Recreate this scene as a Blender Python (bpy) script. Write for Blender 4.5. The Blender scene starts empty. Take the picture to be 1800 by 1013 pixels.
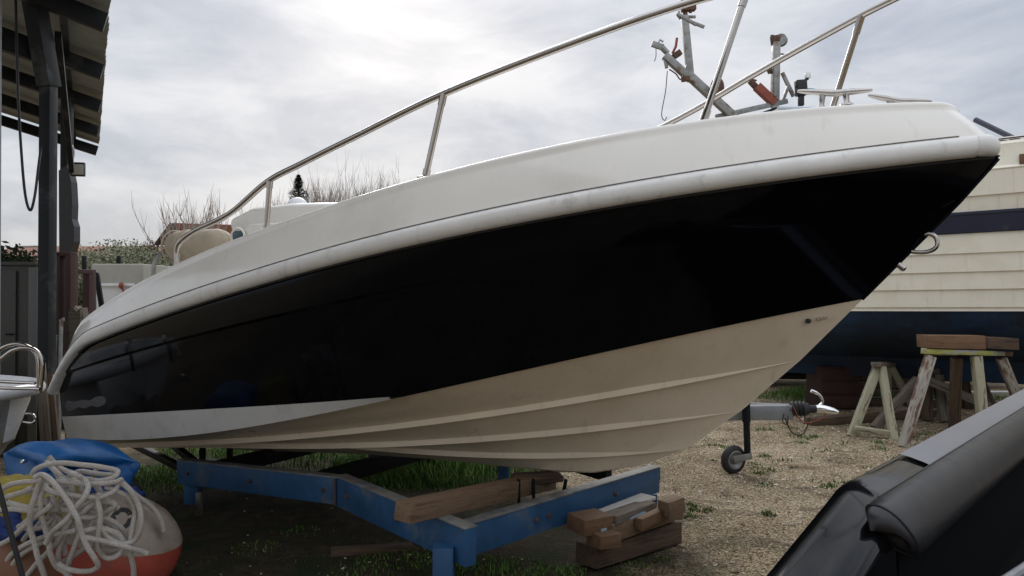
import bpy, bmesh, math, random
import numpy as np
from mathutils import Vector, Matrix, Quaternion, noise as mnoise
random.seed(7); rng = np.random.default_rng(7)
R = math.radians
S = bpy.context.scene
col = S.collection

# ------------------------------------------------------------------ camera, sky, sun, exposure
CAMZ = 1.4; FPX = 1300.0; PITCH = math.atan(13.5 / 1300)
cd = bpy.data.cameras.new("camera"); cam = bpy.data.objects.new("camera", cd); col.objects.link(cam)
cam.location = (0, 0, CAMZ); cam.rotation_euler = (R(90) + PITCH, 0, 0)
cd.sensor_width = 36; cd.lens = 26.0; cd.clip_end = 2000; cd.clip_start = .05
S.camera = cam
S.view_settings.view_transform = 'Standard'; S.view_settings.look = 'None'
S.view_settings.exposure = 0.08; S.view_settings.gamma = 1
SUN_EL, SUN_AZ = 31, -9      # azimuth from +Y towards +X
sd = bpy.data.lights.new("sun", 'SUN'); sd.energy = 1.1; sd.angle = R(25); sd.color = (1, .96, .9)
sun = bpy.data.objects.new("sun", sd); col.objects.link(sun)
sv = Vector((math.sin(R(SUN_AZ)) * math.cos(R(SUN_EL)), math.cos(R(SUN_AZ)) * math.cos(R(SUN_EL)), math.sin(R(SUN_EL))))
sun.rotation_euler = sv.to_track_quat('Z', 'Y').to_euler(); sun.location = (0, 0, 30)

W = bpy.data.worlds.new("World"); S.world = W; W.use_nodes = True
nt = W.node_tree; nt.nodes.clear(); N = nt.nodes; LK = nt.links
out = N.new('ShaderNodeOutputWorld'); bg = N.new('ShaderNodeBackground'); LK.new(bg.outputs[0], out.inputs[0])
sky = N.new('ShaderNodeTexSky'); sky.sky_type = 'NISHITA'; sky.sun_disc = False
sky.sun_elevation = R(SUN_EL); sky.sun_rotation = R(SUN_AZ); sky.air_density = 1.0; sky.dust_density = 2
tc = N.new('ShaderNodeTexCoord'); sep = N.new('ShaderNodeSeparateXYZ'); LK.new(tc.outputs['Generated'], sep.inputs[0])
def mth(op, a, b=None, c=None):
    m = N.new('ShaderNodeMath'); m.operation = op
    for i, v in enumerate((a, b, c)):
        if v is None: continue
        if isinstance(v, (int, float)): m.inputs[i].default_value = v
        else: LK.new(v, m.inputs[i])
    return m.outputs[0]
def wmix(f, a, b):
    m = N.new('ShaderNodeMix'); m.data_type = 'RGBA'
    for i, v in ((0, f), (6, a), (7, b)):
        if isinstance(v, (int, float)): m.inputs[i].default_value = v
        elif isinstance(v, tuple): m.inputs[i].default_value = (*v, 1)
        else: LK.new(v, m.inputs[i])
    return m.outputs[2]
def wramp(v, pts):
    r = N.new('ShaderNodeValToRGB'); e = r.color_ramp.elements
    while len(e) < len(pts): e.new(.5)
    for i, (p, c) in enumerate(pts): e[i].position = p; e[i].color = (*c, 1) if isinstance(c, tuple) else (c, c, c, 1)
    LK.new(v, r.inputs[0]); return r.outputs[0]
zc = mth('ADD', mth('ABSOLUTE', sep.outputs[2]), .50)
cx = mth('DIVIDE', sep.outputs[0], zc); cy = mth('DIVIDE', sep.outputs[1], zc)
comb = N.new('ShaderNodeCombineXYZ'); LK.new(cx, comb.inputs[0]); LK.new(cy, comb.inputs[1]); LK.new(mth('MULTIPLY', sep.outputs[2], 3.0), comb.inputs[2])
def wnoise(scale, det, rough, dist=0):
    n = N.new('ShaderNodeTexNoise'); n.inputs['Scale'].default_value = scale; n.inputs['Detail'].default_value = det
    n.inputs['Roughness'].default_value = rough; n.inputs['Distortion'].default_value = dist
    LK.new(comb.outputs[0], n.inputs['Vector']); return n.outputs['Fac']
c1 = wramp(wnoise(3.6, 10, .58, .35), [(.38, 0.0), (.60, 1.0)])
c2 = wramp(wnoise(1.7, 6, .55, .3), [(.38, 0.0), (.60, 1.0)])
cloud = wmix(c1, (4.35, 4.85, 5.75), (8.6, 8.75, 9.1))
big = wmix(c2, (4.5, 5.0, 5.9), (7.9, 8.0, 8.35))
cl = wmix(.5, cloud, big)
zen = wramp(sep.outputs[2], [(0.0, .80), (.14, .90), (.36, 1.03), (.62, 1.75), (1.0, 2.4)])
vm = N.new('ShaderNodeMix'); vm.data_type = 'RGBA'; vm.blend_type = 'MULTIPLY'; vm.inputs[0].default_value = 1
LK.new(cl, vm.inputs[6]); LK.new(zen, vm.inputs[7])
# bright patch of thin cloud in front of the sun
dn = N.new('ShaderNodeVectorMath'); dn.operation = 'DOT_PRODUCT'; LK.new(tc.outputs['Generated'], dn.inputs[0]); dn.inputs[1].default_value = sv
glow = mth('MULTIPLY', mth('POWER', mth('MAXIMUM', dn.outputs['Value'], 0.0), 40.0), 1.0)
ad = N.new('ShaderNodeMix'); ad.data_type = 'RGBA'; ad.blend_type = 'ADD'; ad.inputs[0].default_value = 1
LK.new(vm.outputs[2], ad.inputs[6])
gc = wmix(1.0, 0.0 if False else (0, 0, 0), (0, 0, 0)); 
cg = N.new('ShaderNodeCombineColor'); [LK.new(glow, cg.inputs[i]) for i in range(3)]
LK.new(cg.outputs[0], ad.inputs[7])
skyc = wmix(.90, sky.outputs[0], ad.outputs[2])
LK.new(skyc, bg.inputs[0]); bg.inputs[1].default_value = .095

# ------------------------------------------------------------------ helpers
def P(px, py, d):
    x = (px - 900) / FPX; z = -(py - 506.5) / FPX
    y2 = math.cos(PITCH) - z * math.sin(PITCH); z2 = math.sin(PITCH) + z * math.cos(PITCH)
    return Vector((x * d / y2, d, CAMZ + z2 * d / y2))
def spline(pts, n=8):
    pts = [Vector(p) for p in pts]; o = []
    for i in range(len(pts) - 1):
        p0 = pts[max(i - 1, 0)]; p1 = pts[i]; p2 = pts[i + 1]; p3 = pts[min(i + 2, len(pts) - 1)]
        for k in range(n):
            t = k / n
            o.append(.5 * ((2 * p1) + (p2 - p0) * t + (2 * p0 - 5 * p1 + 4 * p2 - p3) * t * t + (3 * p1 - p0 - 3 * p2 + p3) * t ** 3))
    o.append(pts[-1]); return o
ORG = {}
class MB:
    def __init__(s): s.v = []; s.f = []; s.uv = None
    def add(s, vs, fs):
        b = len(s.v); s.v += [tuple(v) for v in vs]; s.f += [tuple(i + b for i in f) for f in fs]; return s
    def box(s, c, size, rot=None, bev=.006, jit=0):
        bm = bmesh.new(); bmesh.ops.create_cube(bm, size=1)
        for v in bm.verts: v.co = Vector((v.co.x * size[0], v.co.y * size[1], v.co.z * size[2])) + Vector([random.uniform(-jit, jit) for _ in range(3)])
        if bev: bmesh.ops.bevel(bm, geom=bm.edges[:], offset=min(bev, min(size) * .3), segments=2, affect='EDGES', profile=.6)
        M = Matrix.Translation(Vector(c)) @ (rot.to_matrix().to_4x4() if isinstance(rot, Quaternion) else (rot.to_4x4() if rot else Matrix()))
        bm.verts.index_update()
        s.add([M @ v.co for v in bm.verts], [[v.index for v in f.verts] for f in bm.faces]); bm.free(); return s
    def beam(s, a, b, w, h, up=(0, 0, 1), bev=.006, jit=0):
        a, b = Vector(a), Vector(b); x = (b - a); L = x.length; x.normalize()
        y = Vector(up).cross(x).normalized(); z = x.cross(y)
        m = Matrix((x, y, z)).transposed()
        return s.box((a + b) / 2, (L, w, h), m, bev, jit)
    def tube(s, pts, r, n=10, cap=True):
        pts = [Vector(p) for p in pts]; k = len(pts)
        rs = r if isinstance(r, (list, tuple)) else [r] * k
        t0 = (pts[1] - pts[0]).normalized(); a = t0.orthogonal().normalized(); vs = []; fs = []
        for i, p in enumerate(pts):
            t = (pts[min(i + 1, k - 1)] - pts[max(i - 1, 0)])
            t = t.normalized() if t.length > 1e-9 else t0
            a = (a - t * a.dot(t)); a = a.normalized() if a.length > 1e-6 else t.orthogonal().normalized()
            b = t.cross(a)
            for j in range(n):
                th = 2 * math.pi * j / n; vs.append(p + (a * math.cos(th) + b * math.sin(th)) * rs[i])
        for i in range(k - 1):
            for j in range(n):
                fs.append((i * n + j, i * n + (j + 1) % n, (i + 1) * n + (j + 1) % n, (i + 1) * n + j))
        if cap: fs.append(tuple(range(n - 1, -1, -1))); fs.append(tuple((k - 1) * n + j for j in range(n)))
        return s.add(vs, fs)
    def lathe(s, c, axis, prof, n=24, cap=True):
        c = Vector(c); ax = Vector(axis).normalized(); a = ax.orthogonal().normalized(); b = ax.cross(a); vs = []; fs = []
        for (h, r) in prof:
            for j in range(n):
                th = 2 * math.pi * j / n; vs.append(c + ax * h + (a * math.cos(th) + b * math.sin(th)) * r)
        k = len(prof)
        for i in range(k - 1):
            for j in range(n): fs.append((i * n + j, i * n + (j + 1) % n, (i + 1) * n + (j + 1) % n, (i + 1) * n + j))
        if cap: fs.append(tuple(range(n - 1, -1, -1))); fs.append(tuple((k - 1) * n + j for j in range(n)))
        return s.add(vs, fs)
    def ell(s, c, rad, rot=None, n=24, m=14, fn=None):
        vs = []; fs = []
        for i in range(m + 1):
            ph = math.pi * i / m
            for j in range(n):
                th = 2 * math.pi * j / n
                d = Vector((math.sin(ph) * math.cos(th), math.sin(ph) * math.sin(th), math.cos(ph)))
                k = fn(d) if fn else 1
                p = Vector((d.x * rad[0], d.y * rad[1], d.z * rad[2])) * k
                if rot is not None: p = rot @ p
                vs.append(Vector(c) + p)
        for i in range(m):
            for j in range(n): fs.append((i * n + j, (i + 1) * n + j, (i + 1) * n + (j + 1) % n, i * n + (j + 1) % n))
        return s.add(vs, fs)
    def grid(s, rows, close=False):
        n = len(rows[0]); b = len(s.v); s.v += [tuple(p) for r in rows for p in r]
        for i in range(len(rows) - 1):
            for j in range(n - (0 if close else 1)):
                s.f.append((b + i * n + j, b + i * n + (j + 1) % n, b + (i + 1) * n + (j + 1) % n, b + (i + 1) * n + j))
        return s
    def prism(s, pts, off):
        n = len(pts); pts = [Vector(p) for p in pts]; off = Vector(off)
        return s.add(pts + [p + off for p in pts], [tuple(range(n - 1, -1, -1)), tuple(range(n, 2 * n))] + [(i, (i + 1) % n, n + (i + 1) % n, n + i) for i in range(n)])
    def build(s, name, m, parent=None, loc=None, smooth=40, fixn=True):
        base = ORG[parent] if parent is not None else Vector(loc if loc is not None else (0, 0, 0))
        me = bpy.data.meshes.new(name)
        me.from_pydata([(v[0] - base.x, v[1] - base.y, v[2] - base.z) for v in s.v], [], s.f)
        if fixn:
            bm = bmesh.new(); bm.from_mesh(me); bmesh.ops.remove_doubles(bm, verts=bm.verts, dist=1e-5)
            bmesh.ops.recalc_face_normals(bm, faces=bm.faces); bm.to_mesh(me); bm.free()
        me.materials.append(m)
        if smooth:
            me.polygons.foreach_set('use_smooth', [True] * len(me.polygons)); me.set_sharp_from_angle(angle=R(smooth))
        o = bpy.data.objects.new(name, me); col.objects.link(o); ORG[o] = base.copy()
        if parent is not None: o.parent = parent
        else: o.location = base
        return o
def thing(name, label, cat, loc=(0, 0, 0), group=None):
    o = bpy.data.objects.new(name, None); o.empty_display_size = .2; col.objects.link(o); o.location = loc; ORG[o] = Vector(loc)
    return tag(o, label, cat, group)
def tag(o, label, cat, group=None, kind=None):
    if label: o['label'] = label
    if cat: o['category'] = cat
    if group: o['group'] = group
    if kind: o['kind'] = kind
    return o
def timber(name, a, b, w, h, m, parent=None, roll=0, jit=.004, bev=.006, up=(0, 0, 1)):
    """one wooden beam: mesh along local X so that the grain runs along it"""
    a, b = Vector(a), Vector(b); x = (b - a); L = x.length; x.normalize()
    y = Vector(up).cross(x).normalized(); z = x.cross(y)
    rot = Matrix((x, y, z)).transposed() @ Matrix.Rotation(roll, 3, 'X')
    mb = MB(); mb.box((0, 0, 0), (L, w, h), None, bev, jit); o = mb.build(name, m, None, (0, 0, 0), smooth=35)
    base = ORG[parent] if parent is not None else Vector((0, 0, 0))
    o.parent = parent; o.matrix_basis = Matrix.Translation((a + b) / 2 - base) @ rot.to_4x4()
    return o

# ------------------------------------------------------------------ materials
def mat(name, c, rough=.5, metal=0, spec=.5, var=.12, scale=6, bump=0, bscale=40, coat=0, dirt=None, dscale=2.5, dthr=(.55, .7), stretch=None, trans=0, rvar=0, d2=None, d2scale=30, d2thr=(.62, .7), streak=None):
    m = bpy.data.materials.new(name); m.use_nodes = True; n = m.node_tree.nodes; l = m.node_tree.links
    p = n['Principled BSDF']; p.inputs['Roughness'].default_value = rough; p.inputs['Metallic'].default_value = metal
    p.inputs['Specular IOR Level'].default_value = spec
    if coat: p.inputs['Coat Weight'].default_value = coat; p.inputs['Coat Roughness'].default_value = .04
    if trans: p.inputs['Transmission Weight'].default_value = trans
    t = n.new('ShaderNodeTexCoord'); vec = t.outputs['Object']
    if stretch:
        mp = n.new('ShaderNodeMapping'); mp.inputs['Scale'].default_value = stretch; l.new(vec, mp.inputs[0]); vec = mp.outputs[0]
    def nz(s, det=6, ro=.6, v=None):
        x = n.new('ShaderNodeTexNoise'); x.inputs['Scale'].default_value = s; x.inputs['Detail'].default_value = det; x.inputs['Roughness'].default_value = ro
        l.new(v or vec, x.inputs['Vector']); return x.outputs['Fac']
    def rp(f, a, b, ca, cb):
        r = n.new('ShaderNodeValToRGB'); e = r.color_ramp.elements; e[0].position = a; e[1].position = b; e[0].color = (*ca, 1); e[1].color = (*cb, 1); l.new(f, r.inputs[0]); return r.outputs[0]
    cc = rp(nz(scale), .3, .7, tuple(max(v * (1 - var), 0) for v in c), tuple(v * (1 + var) for v in c))
    def mx(f, a, b):
        x = n.new('ShaderNodeMix'); x.data_type = 'RGBA'; l.new(f, x.inputs[0]); l.new(a, x.inputs[6])
        x.inputs[7].default_value = (*b, 1); return x.outputs[2]
    if dirt: cc = mx(rp(nz(dscale, 8, .65), *dthr, (0, 0, 0), (1, 1, 1)), cc, dirt)
    if d2: cc = mx(rp(nz(d2scale, 5, .7), *d2thr, (0, 0, 0), (1, 1, 1)), cc, d2)
    if streak:
        sm = n.new('ShaderNodeMapping'); sm.inputs['Scale'].default_value = (22, 22, 1.6); l.new(t.outputs['Object'], sm.inputs[0])
        cc = mx(rp(nz(1.0, 4, .55, sm.outputs[0]), .60, .80, (0, 0, 0), (.55, .55, .55)), cc, streak)
    l.new(cc, p.inputs['Base Color'])
    if rvar:
        mr = n.new('ShaderNodeMapRange'); l.new(nz(scale * 1.7), mr.inputs[0]); mr.inputs[1].default_value = .3; mr.inputs[2].default_value = .7
        mr.inputs[3].default_value = max(rough - rvar, 0.02); mr.inputs[4].default_value = rough + rvar; l.new(mr.outputs[0], p.inputs['Roughness'])
    if bump:
        b = n.new('ShaderNodeBump'); b.inputs['Strength'].default_value = bump; b.inputs['Distance'].default_value = .01; l.new(nz(bscale), b.inputs['Height']); l.new(b.outputs[0], p.inputs['Normal'])
    return m
M = {}
M['black_gel'] = mat('black_gelcoat', (.0025, .0025, .0035), .07, spec=.15, var=.1, bump=.02, bscale=3, rvar=.03, dirt=(.012, .012, .013), dscale=1.2, dthr=(.6, .8))
_b = M['black_gel'].node_tree.nodes['Principled BSDF']; _b.inputs['Specular Tint'].default_value = (.72, .85, 1, 1)
M['cream_gel'] = mat('cream_gelcoat', (.82, .70, .53), .33, var=.05, scale=3, rvar=.08, dirt=(.70, .58, .41), dscale=1.6, dthr=(.45, .75), d2=(.30, .25, .18), d2scale=22, d2thr=(.70, .78), streak=(.55, .44, .31))
M['white_gel'] = mat('white_gelcoat', (.86, .83, .765), .16, var=.03, scale=2, rvar=.05, dirt=(.70, .66, .58), dscale=1.3, dthr=(.55, .8), coat=.3, d2=(.35, .28, .2), d2scale=26, d2thr=(.76, .8), streak=(.68, .64, .56))
M['band_gel'] = mat('boot_stripe_gelcoat', (.62, .61, .58), .25, var=.05, scale=3, dirt=(.42, .40, .36), dscale=3, dthr=(.5, .8), streak=(.40, .37, .32))
M['rub'] = mat('rub_rail_rubber', (.80, .785, .75), .42, var=.06, scale=8, rvar=.1, dirt=(.42, .39, .35), dscale=5, dthr=(.58, .75), d2=(.16, .14, .12), d2scale=30, d2thr=(.68, .74), bump=.1, bscale=60, streak=(.45, .42, .37))
M['steel'] = mat('stainless_steel', (.46, .43, .40), .13, 1, var=.08, scale=8, rvar=.06)
M['chrome'] = mat('chrome', (.75, .75, .75), .12, 1, var=.05, rvar=.05)
M['galv'] = mat('galvanised_steel', (.30, .30, .29), .45, .7, var=.2, scale=14, rvar=.12, dirt=(.16, .09, .05), dscale=5, dthr=(.55, .66))
M['galv2'] = mat('zinc_grey_tube', (.30, .31, .32), .42, .4, var=.15, scale=10, dirt=(.12, .1, .08), dscale=7, dthr=(.6, .75))
M['rust'] = mat('rusted_steel', (.12, .065, .045), .85, .1, var=.45, scale=14, bump=.3, dirt=(.07, .035, .02), dscale=9)
M['rust_red'] = mat('rust_red_paint', (.042, .015, .011), .7, var=.3, scale=6, dirt=(.05, .02, .014), dscale=5)
M['redor'] = mat('faded_orange_paint', (.26, .06, .035), .6, var=.2, scale=10, dirt=(.20, .08, .04), dscale=9)
M['blue_tr'] = mat('blue_trailer_paint', (.026, .092, .205), .45, var=.25, scale=5, rvar=.1, dirt=(.13, .15, .16), dscale=2.3, dthr=(.54, .66), d2=(.10, .045, .02), d2scale=13, d2thr=(.66, .72), bump=.12, bscale=50)
M['blue_edge'] = mat('worn_trailer_edge', (.20, .20, .19), .6, var=.4, scale=12, dirt=(.03, .09, .2), dscale=5)
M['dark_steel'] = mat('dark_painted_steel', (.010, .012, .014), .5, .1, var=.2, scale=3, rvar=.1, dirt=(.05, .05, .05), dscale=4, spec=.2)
M['post'] = mat('anthracite_paint', (.013, .015, .017), .55, var=.15, scale=2, dirt=(.07, .075, .075), dscale=3, bump=.04, bscale=30, spec=.25)
M['rubber'] = mat('black_rubber', (.02, .02, .02), .7, var=.3, scale=20, bump=.1)
M['plastic_blk'] = mat('black_plastic', (.012, .012, .013), .45, var=.2)
M['vinyl'] = mat('black_vinyl', (.013, .013, .015), .36, var=.12, scale=8, bump=.06, bscale=180, rvar=.06)
M['near_gel'] = mat('near_black_gelcoat', (.004, .004, .005), .10, spec=.26, var=.1, rvar=.05, dirt=(.018, .018, .019), dscale=3, dthr=(.5, .8), bump=.03, bscale=5)
M['near_top_sheen'] = mat('near_gunwale_sky_sheen', (.21, .21, .23), .30, spec=.6, var=.04, rvar=0, bump=0, bscale=8)  # grey base colour stands in for sky mirrored on the black gunwale
M['roof'] = mat('fibre_cement_sheet', (.23, .24, .225), .8, var=.12, scale=4, dirt=(.17, .17, .155), dscale=2)
M['cabinet'] = mat('olive_grey_metal', (.045, .047, .036), .5, var=.12, scale=4, dirt=(.04, .04, .035), dscale=4)
M['cabinet_l'] = mat('grey_metal_frame', (.10, .105, .095), .5, var=.1, scale=4)
M['white_pl'] = mat('white_dinghy_gelcoat', (.78, .78, .79), .25, var=.05, rvar=.06, dirt=(.4, .39, .37), dscale=4, dthr=(.58, .8))
M['cushion'] = mat('aged_cream_vinyl', (.42, .355, .26), .6, var=.12, scale=9, dirt=(.30, .22, .12), dscale=6, dthr=(.55, .75), bump=.2, bscale=25)
M['teal'] = mat('teal_tinted_glass', (.004, .05, .075), .08, spec=.6, var=.2)
M['tealp'] = mat('teal_plastic', (.02, .20, .26), .4)
M['rope'] = None
M['bluefab'] = mat('blue_plastic_fabric', (.011, .115, .34), .42, var=.2, scale=9, rvar=.1, bump=.5, bscale=9, dirt=(.02, .11, .27), dscale=8)
M['dblue'] = mat('dark_blue_fabric', (.012, .035, .17), .6, var=.25, scale=9, bump=.5, bscale=14)
M['yellow'] = mat('yellow_fabric', (.30, .23, .03), .6, var=.2, scale=9, bump=.5, bscale=14, dirt=(.2, .15, .04), dscale=6)
M['buoyw'] = mat('dirty_white_buoy', (.36, .30, .24), .5, var=.15, scale=7, dirt=(.20, .155, .115), dscale=5, bump=.1, bscale=14, dthr=(.42, .60))
M['buoyr'] = mat('faded_red_buoy', (.38, .07, .045), .5, var=.2, scale=7, dirt=(.22, .10, .07), dscale=5, bump=.1, bscale=14)
M['orange'] = mat('faded_orange_float', (.20, .085, .04), .55, var=.2, scale=7, dirt=(.16, .08, .05), dscale=5, bump=.15)
M['num'] = mat('black_number_paint', (.015, .015, .015), .6)
M['cream_boat'] = mat('old_cream_hull_paint', (.84, .785, .65), .38, var=.05, scale=3, dirt=(.74, .66, .47), dscale=2.5, dthr=(.5, .75), d2=(.3, .25, .17), d2scale=20, d2thr=(.7, .78), streak=(.56, .48, .34))
M['navy'] = mat('navy_paint', (.012, .014, .035), .45, var=.2, scale=5, dirt=(.05, .05, .07), dscale=6, dthr=(.6, .7))
M['antifoul'] = mat('blue_antifouling', (.013, .036, .080), .8, var=.4, scale=3, dirt=(.012, .02, .035), dscale=2, dthr=(.45, .6), d2=(.035, .06, .10), d2scale=6, d2thr=(.62, .7))
M['wood'] = mat('weathered_wood', (.21, .135, .08), .8, var=.35, scale=3, stretch=(1, 9, 9), bump=.5, bscale=8, dirt=(.12, .075, .045), dscale=3, dthr=(.5, .65), d2=(.05, .03, .018), d2scale=8, d2thr=(.60, .67))
M['wood_dk'] = mat('old_dark_wood', (.12, .075, .045), .85, var=.4, scale=3, stretch=(1, 10, 10), bump=.6, bscale=8, dirt=(.05, .035, .025), dscale=3, dthr=(.48, .6))
M['wood_gr'] = mat('grey_old_wood', (.17, .14, .105), .85, var=.35, scale=3, stretch=(1, 10, 10), bump=.6, bscale=8, dirt=(.07, .055, .045), dscale=3, dthr=(.5, .62))
M['wood_or'] = mat('fresh_orange_wood', (.17, .095, .05), .75, var=.3, scale=3, stretch=(1, 9, 9), bump=.4, bscale=8, dirt=(.16, .08, .04), dscale=3, d2=(.04, .022, .012), d2scale=9, d2thr=(.60, .66))
M['wood_wh'] = mat('cream_painted_wood', (.36, .34, .23), .7, var=.2, scale=4, stretch=(1, 5, 5), bump=.4, bscale=12, dirt=(.16, .12, .08), dscale=4, dthr=(.55, .62))
M['wood_fl'] = mat('peeling_white_wood', (.36, .33, .28), .8, var=.3, scale=5, stretch=(1, 4, 4), bump=.5, bscale=12, dirt=(.14, .07, .045), dscale=3.5, dthr=(.53, .60))
M['wood_ye'] = mat('yellow_splashed_wood', (.36, .36, .10), .7, var=.3, scale=9, stretch=(1, 2, 2), bump=.4, dirt=(.34, .33, .30), dscale=7, dthr=(.52, .56), d2=(.05, .05, .08), d2scale=18, d2thr=(.6, .63))
M['plank_wh'] = mat('white_plank', (.55, .53, .50), .6, var=.1, stretch=(1, 5, 5), dirt=(.35, .3, .25), dscale=3)
M['lightblue'] = mat('pale_blue_strip', (.30, .40, .48), .6, var=.1)
M['sealant'] = mat('aged_sealant', (.16, .14, .12), .8, var=.4, scale=20)
M['scuff'] = mat('abraded_gelcoat', (.10, .10, .105), .8, var=.5, scale=18, stretch=(2, 2, 12))
M['cockpit_black'] = mat('dark_cockpit_lining', (.003, .0035, .004), .9, spec=.1)
M['tile'] = mat('terracotta_tiles', (.22, .085, .05), .85, var=.3, scale=3, stretch=(6, 1, 1), dirt=(.12, .06, .045), dscale=2)
M['wall'] = mat('house_plaster', (.38, .33, .26), .9, var=.1)
M['container'] = mat('beige_panel', (.36, .35, .30), .7, var=.08, dirt=(.28, .26, .2), dscale=1.5)
M['white_pan'] = mat('white_panel', (.66, .66, .66), .4, var=.05)
M['bark'] = mat('bare_bark', (.16, .12, .10), .9, var=.3, scale=12)
M['bark_l'] = mat('pale_twigs', (.34, .29, .25), .9, var=.3, scale=3)
def leaf(name, a, b):
    m = bpy.data.materials.new(name); m.use_nodes = True; n = m.node_tree.nodes; l = m.node_tree.links; p = n['Principled BSDF']
    g = n.new('ShaderNodeNewGeometry'); r = n.new('ShaderNodeValToRGB'); r.color_ramp.elements[0].color = (*a, 1); r.color_ramp.elements[1].color = (*b, 1)
    l.new(g.outputs['Random Per Island'], r.inputs[0]); l.new(r.outputs[0], p.inputs['Base Color']); p.inputs['Roughness'].default_value = .75
    p.inputs['Specular IOR Level'].default_value = .25
    return m
M['olive'] = leaf('olive_leaves', (.12, .13, .075), (.30, .30, .20))
M['dgreen'] = leaf('dark_leaves', (.010, .022, .010), (.035, .06, .025))
M['brush'] = leaf('brown_twiggy_leaves', (.06, .045, .035), (.13, .10, .075))
M['pine'] = leaf('cypress_leaves', (.03, .055, .035), (.09, .13, .08))
M['grass'] = leaf('grass_blades', (.045, .10, .018), (.15, .26, .055))
M['weed'] = leaf('weed_leaves', (.05, .09, .022), (.15, .20, .06))
M['dry'] = leaf('dry_litter', (.05, .035, .02), (.20, .15, .09))
M['stones'] = leaf('gravel_stones', (.28, .22, .15), (.68, .60, .47))
# rope: white braid with dark flecks along it
def rope_mat():
    m = bpy.data.materials.new('braided_rope'); m.use_nodes = True; n = m.node_tree.nodes; l = m.node_tree.links; p = n['Principled BSDF']
    p.inputs['Roughness'].default_value = .85
    uv = n.new('ShaderNodeUVMap'); uv.uv_map = 'rope'
    mp = n.new('ShaderNodeMapping'); mp.inputs['Scale'].default_value = (1, 1, 1); l.new(uv.outputs[0], mp.inputs[0])
    w = n.new('ShaderNodeTexWave'); w.wave_type = 'BANDS'; w.bands_direction = 'DIAGONAL'; w.inputs['Scale'].default_value = 2.0; l.new(mp.outputs[0], w.inputs[0])
    ch = n.new('ShaderNodeTexVoronoi'); ch.inputs['Scale'].default_value = 2.1; l.new(mp.outputs[0], ch.inputs['Vector'])
    r = n.new('ShaderNodeValToRGB'); r.color_ramp.elements[0].position = .15; r.color_ramp.elements[1].position = .32
    r.color_ramp.elements[0].color = (.20, .17, .16, 1); r.color_ramp.elements[1].color = (.66, .62, .57, 1); l.new(ch.outputs['Distance'], r.inputs[0])
    t = n.new('ShaderNodeTexCoord'); nz = n.new('ShaderNodeTexNoise'); nz.inputs['Scale'].default_value = 6; l.new(t.outputs['Object'], nz.inputs[0])
    mx = n.new('ShaderNodeMix'); mx.data_type = 'RGBA'; mx.blend_type = 'MULTIPLY'; mx.inputs[0].default_value = .5; l.new(r.outputs[0], mx.inputs[6])
    r2 = n.new('ShaderNodeValToRGB'); r2.color_ramp.elements[0].color = (.62, .55, .48, 1); r2.color_ramp.elements[0].position = .3; r2.color_ramp.elements[1].position = .6; l.new(nz.outputs['Fac'], r2.inputs[0]); l.new(r2.outputs[0], mx.inputs[7])
    l.new(mx.outputs[2], p.inputs['Base Color'])
    b = n.new('ShaderNodeBump'); b.inputs['Strength'].default_value = .6; b.inputs['Distance'].default_value = .003; l.new(w.outputs['Fac'], b.inputs['Height']); l.new(b.outputs[0], p.inputs['Normal'])
    return m
M['rope'] = rope_mat()

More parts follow.
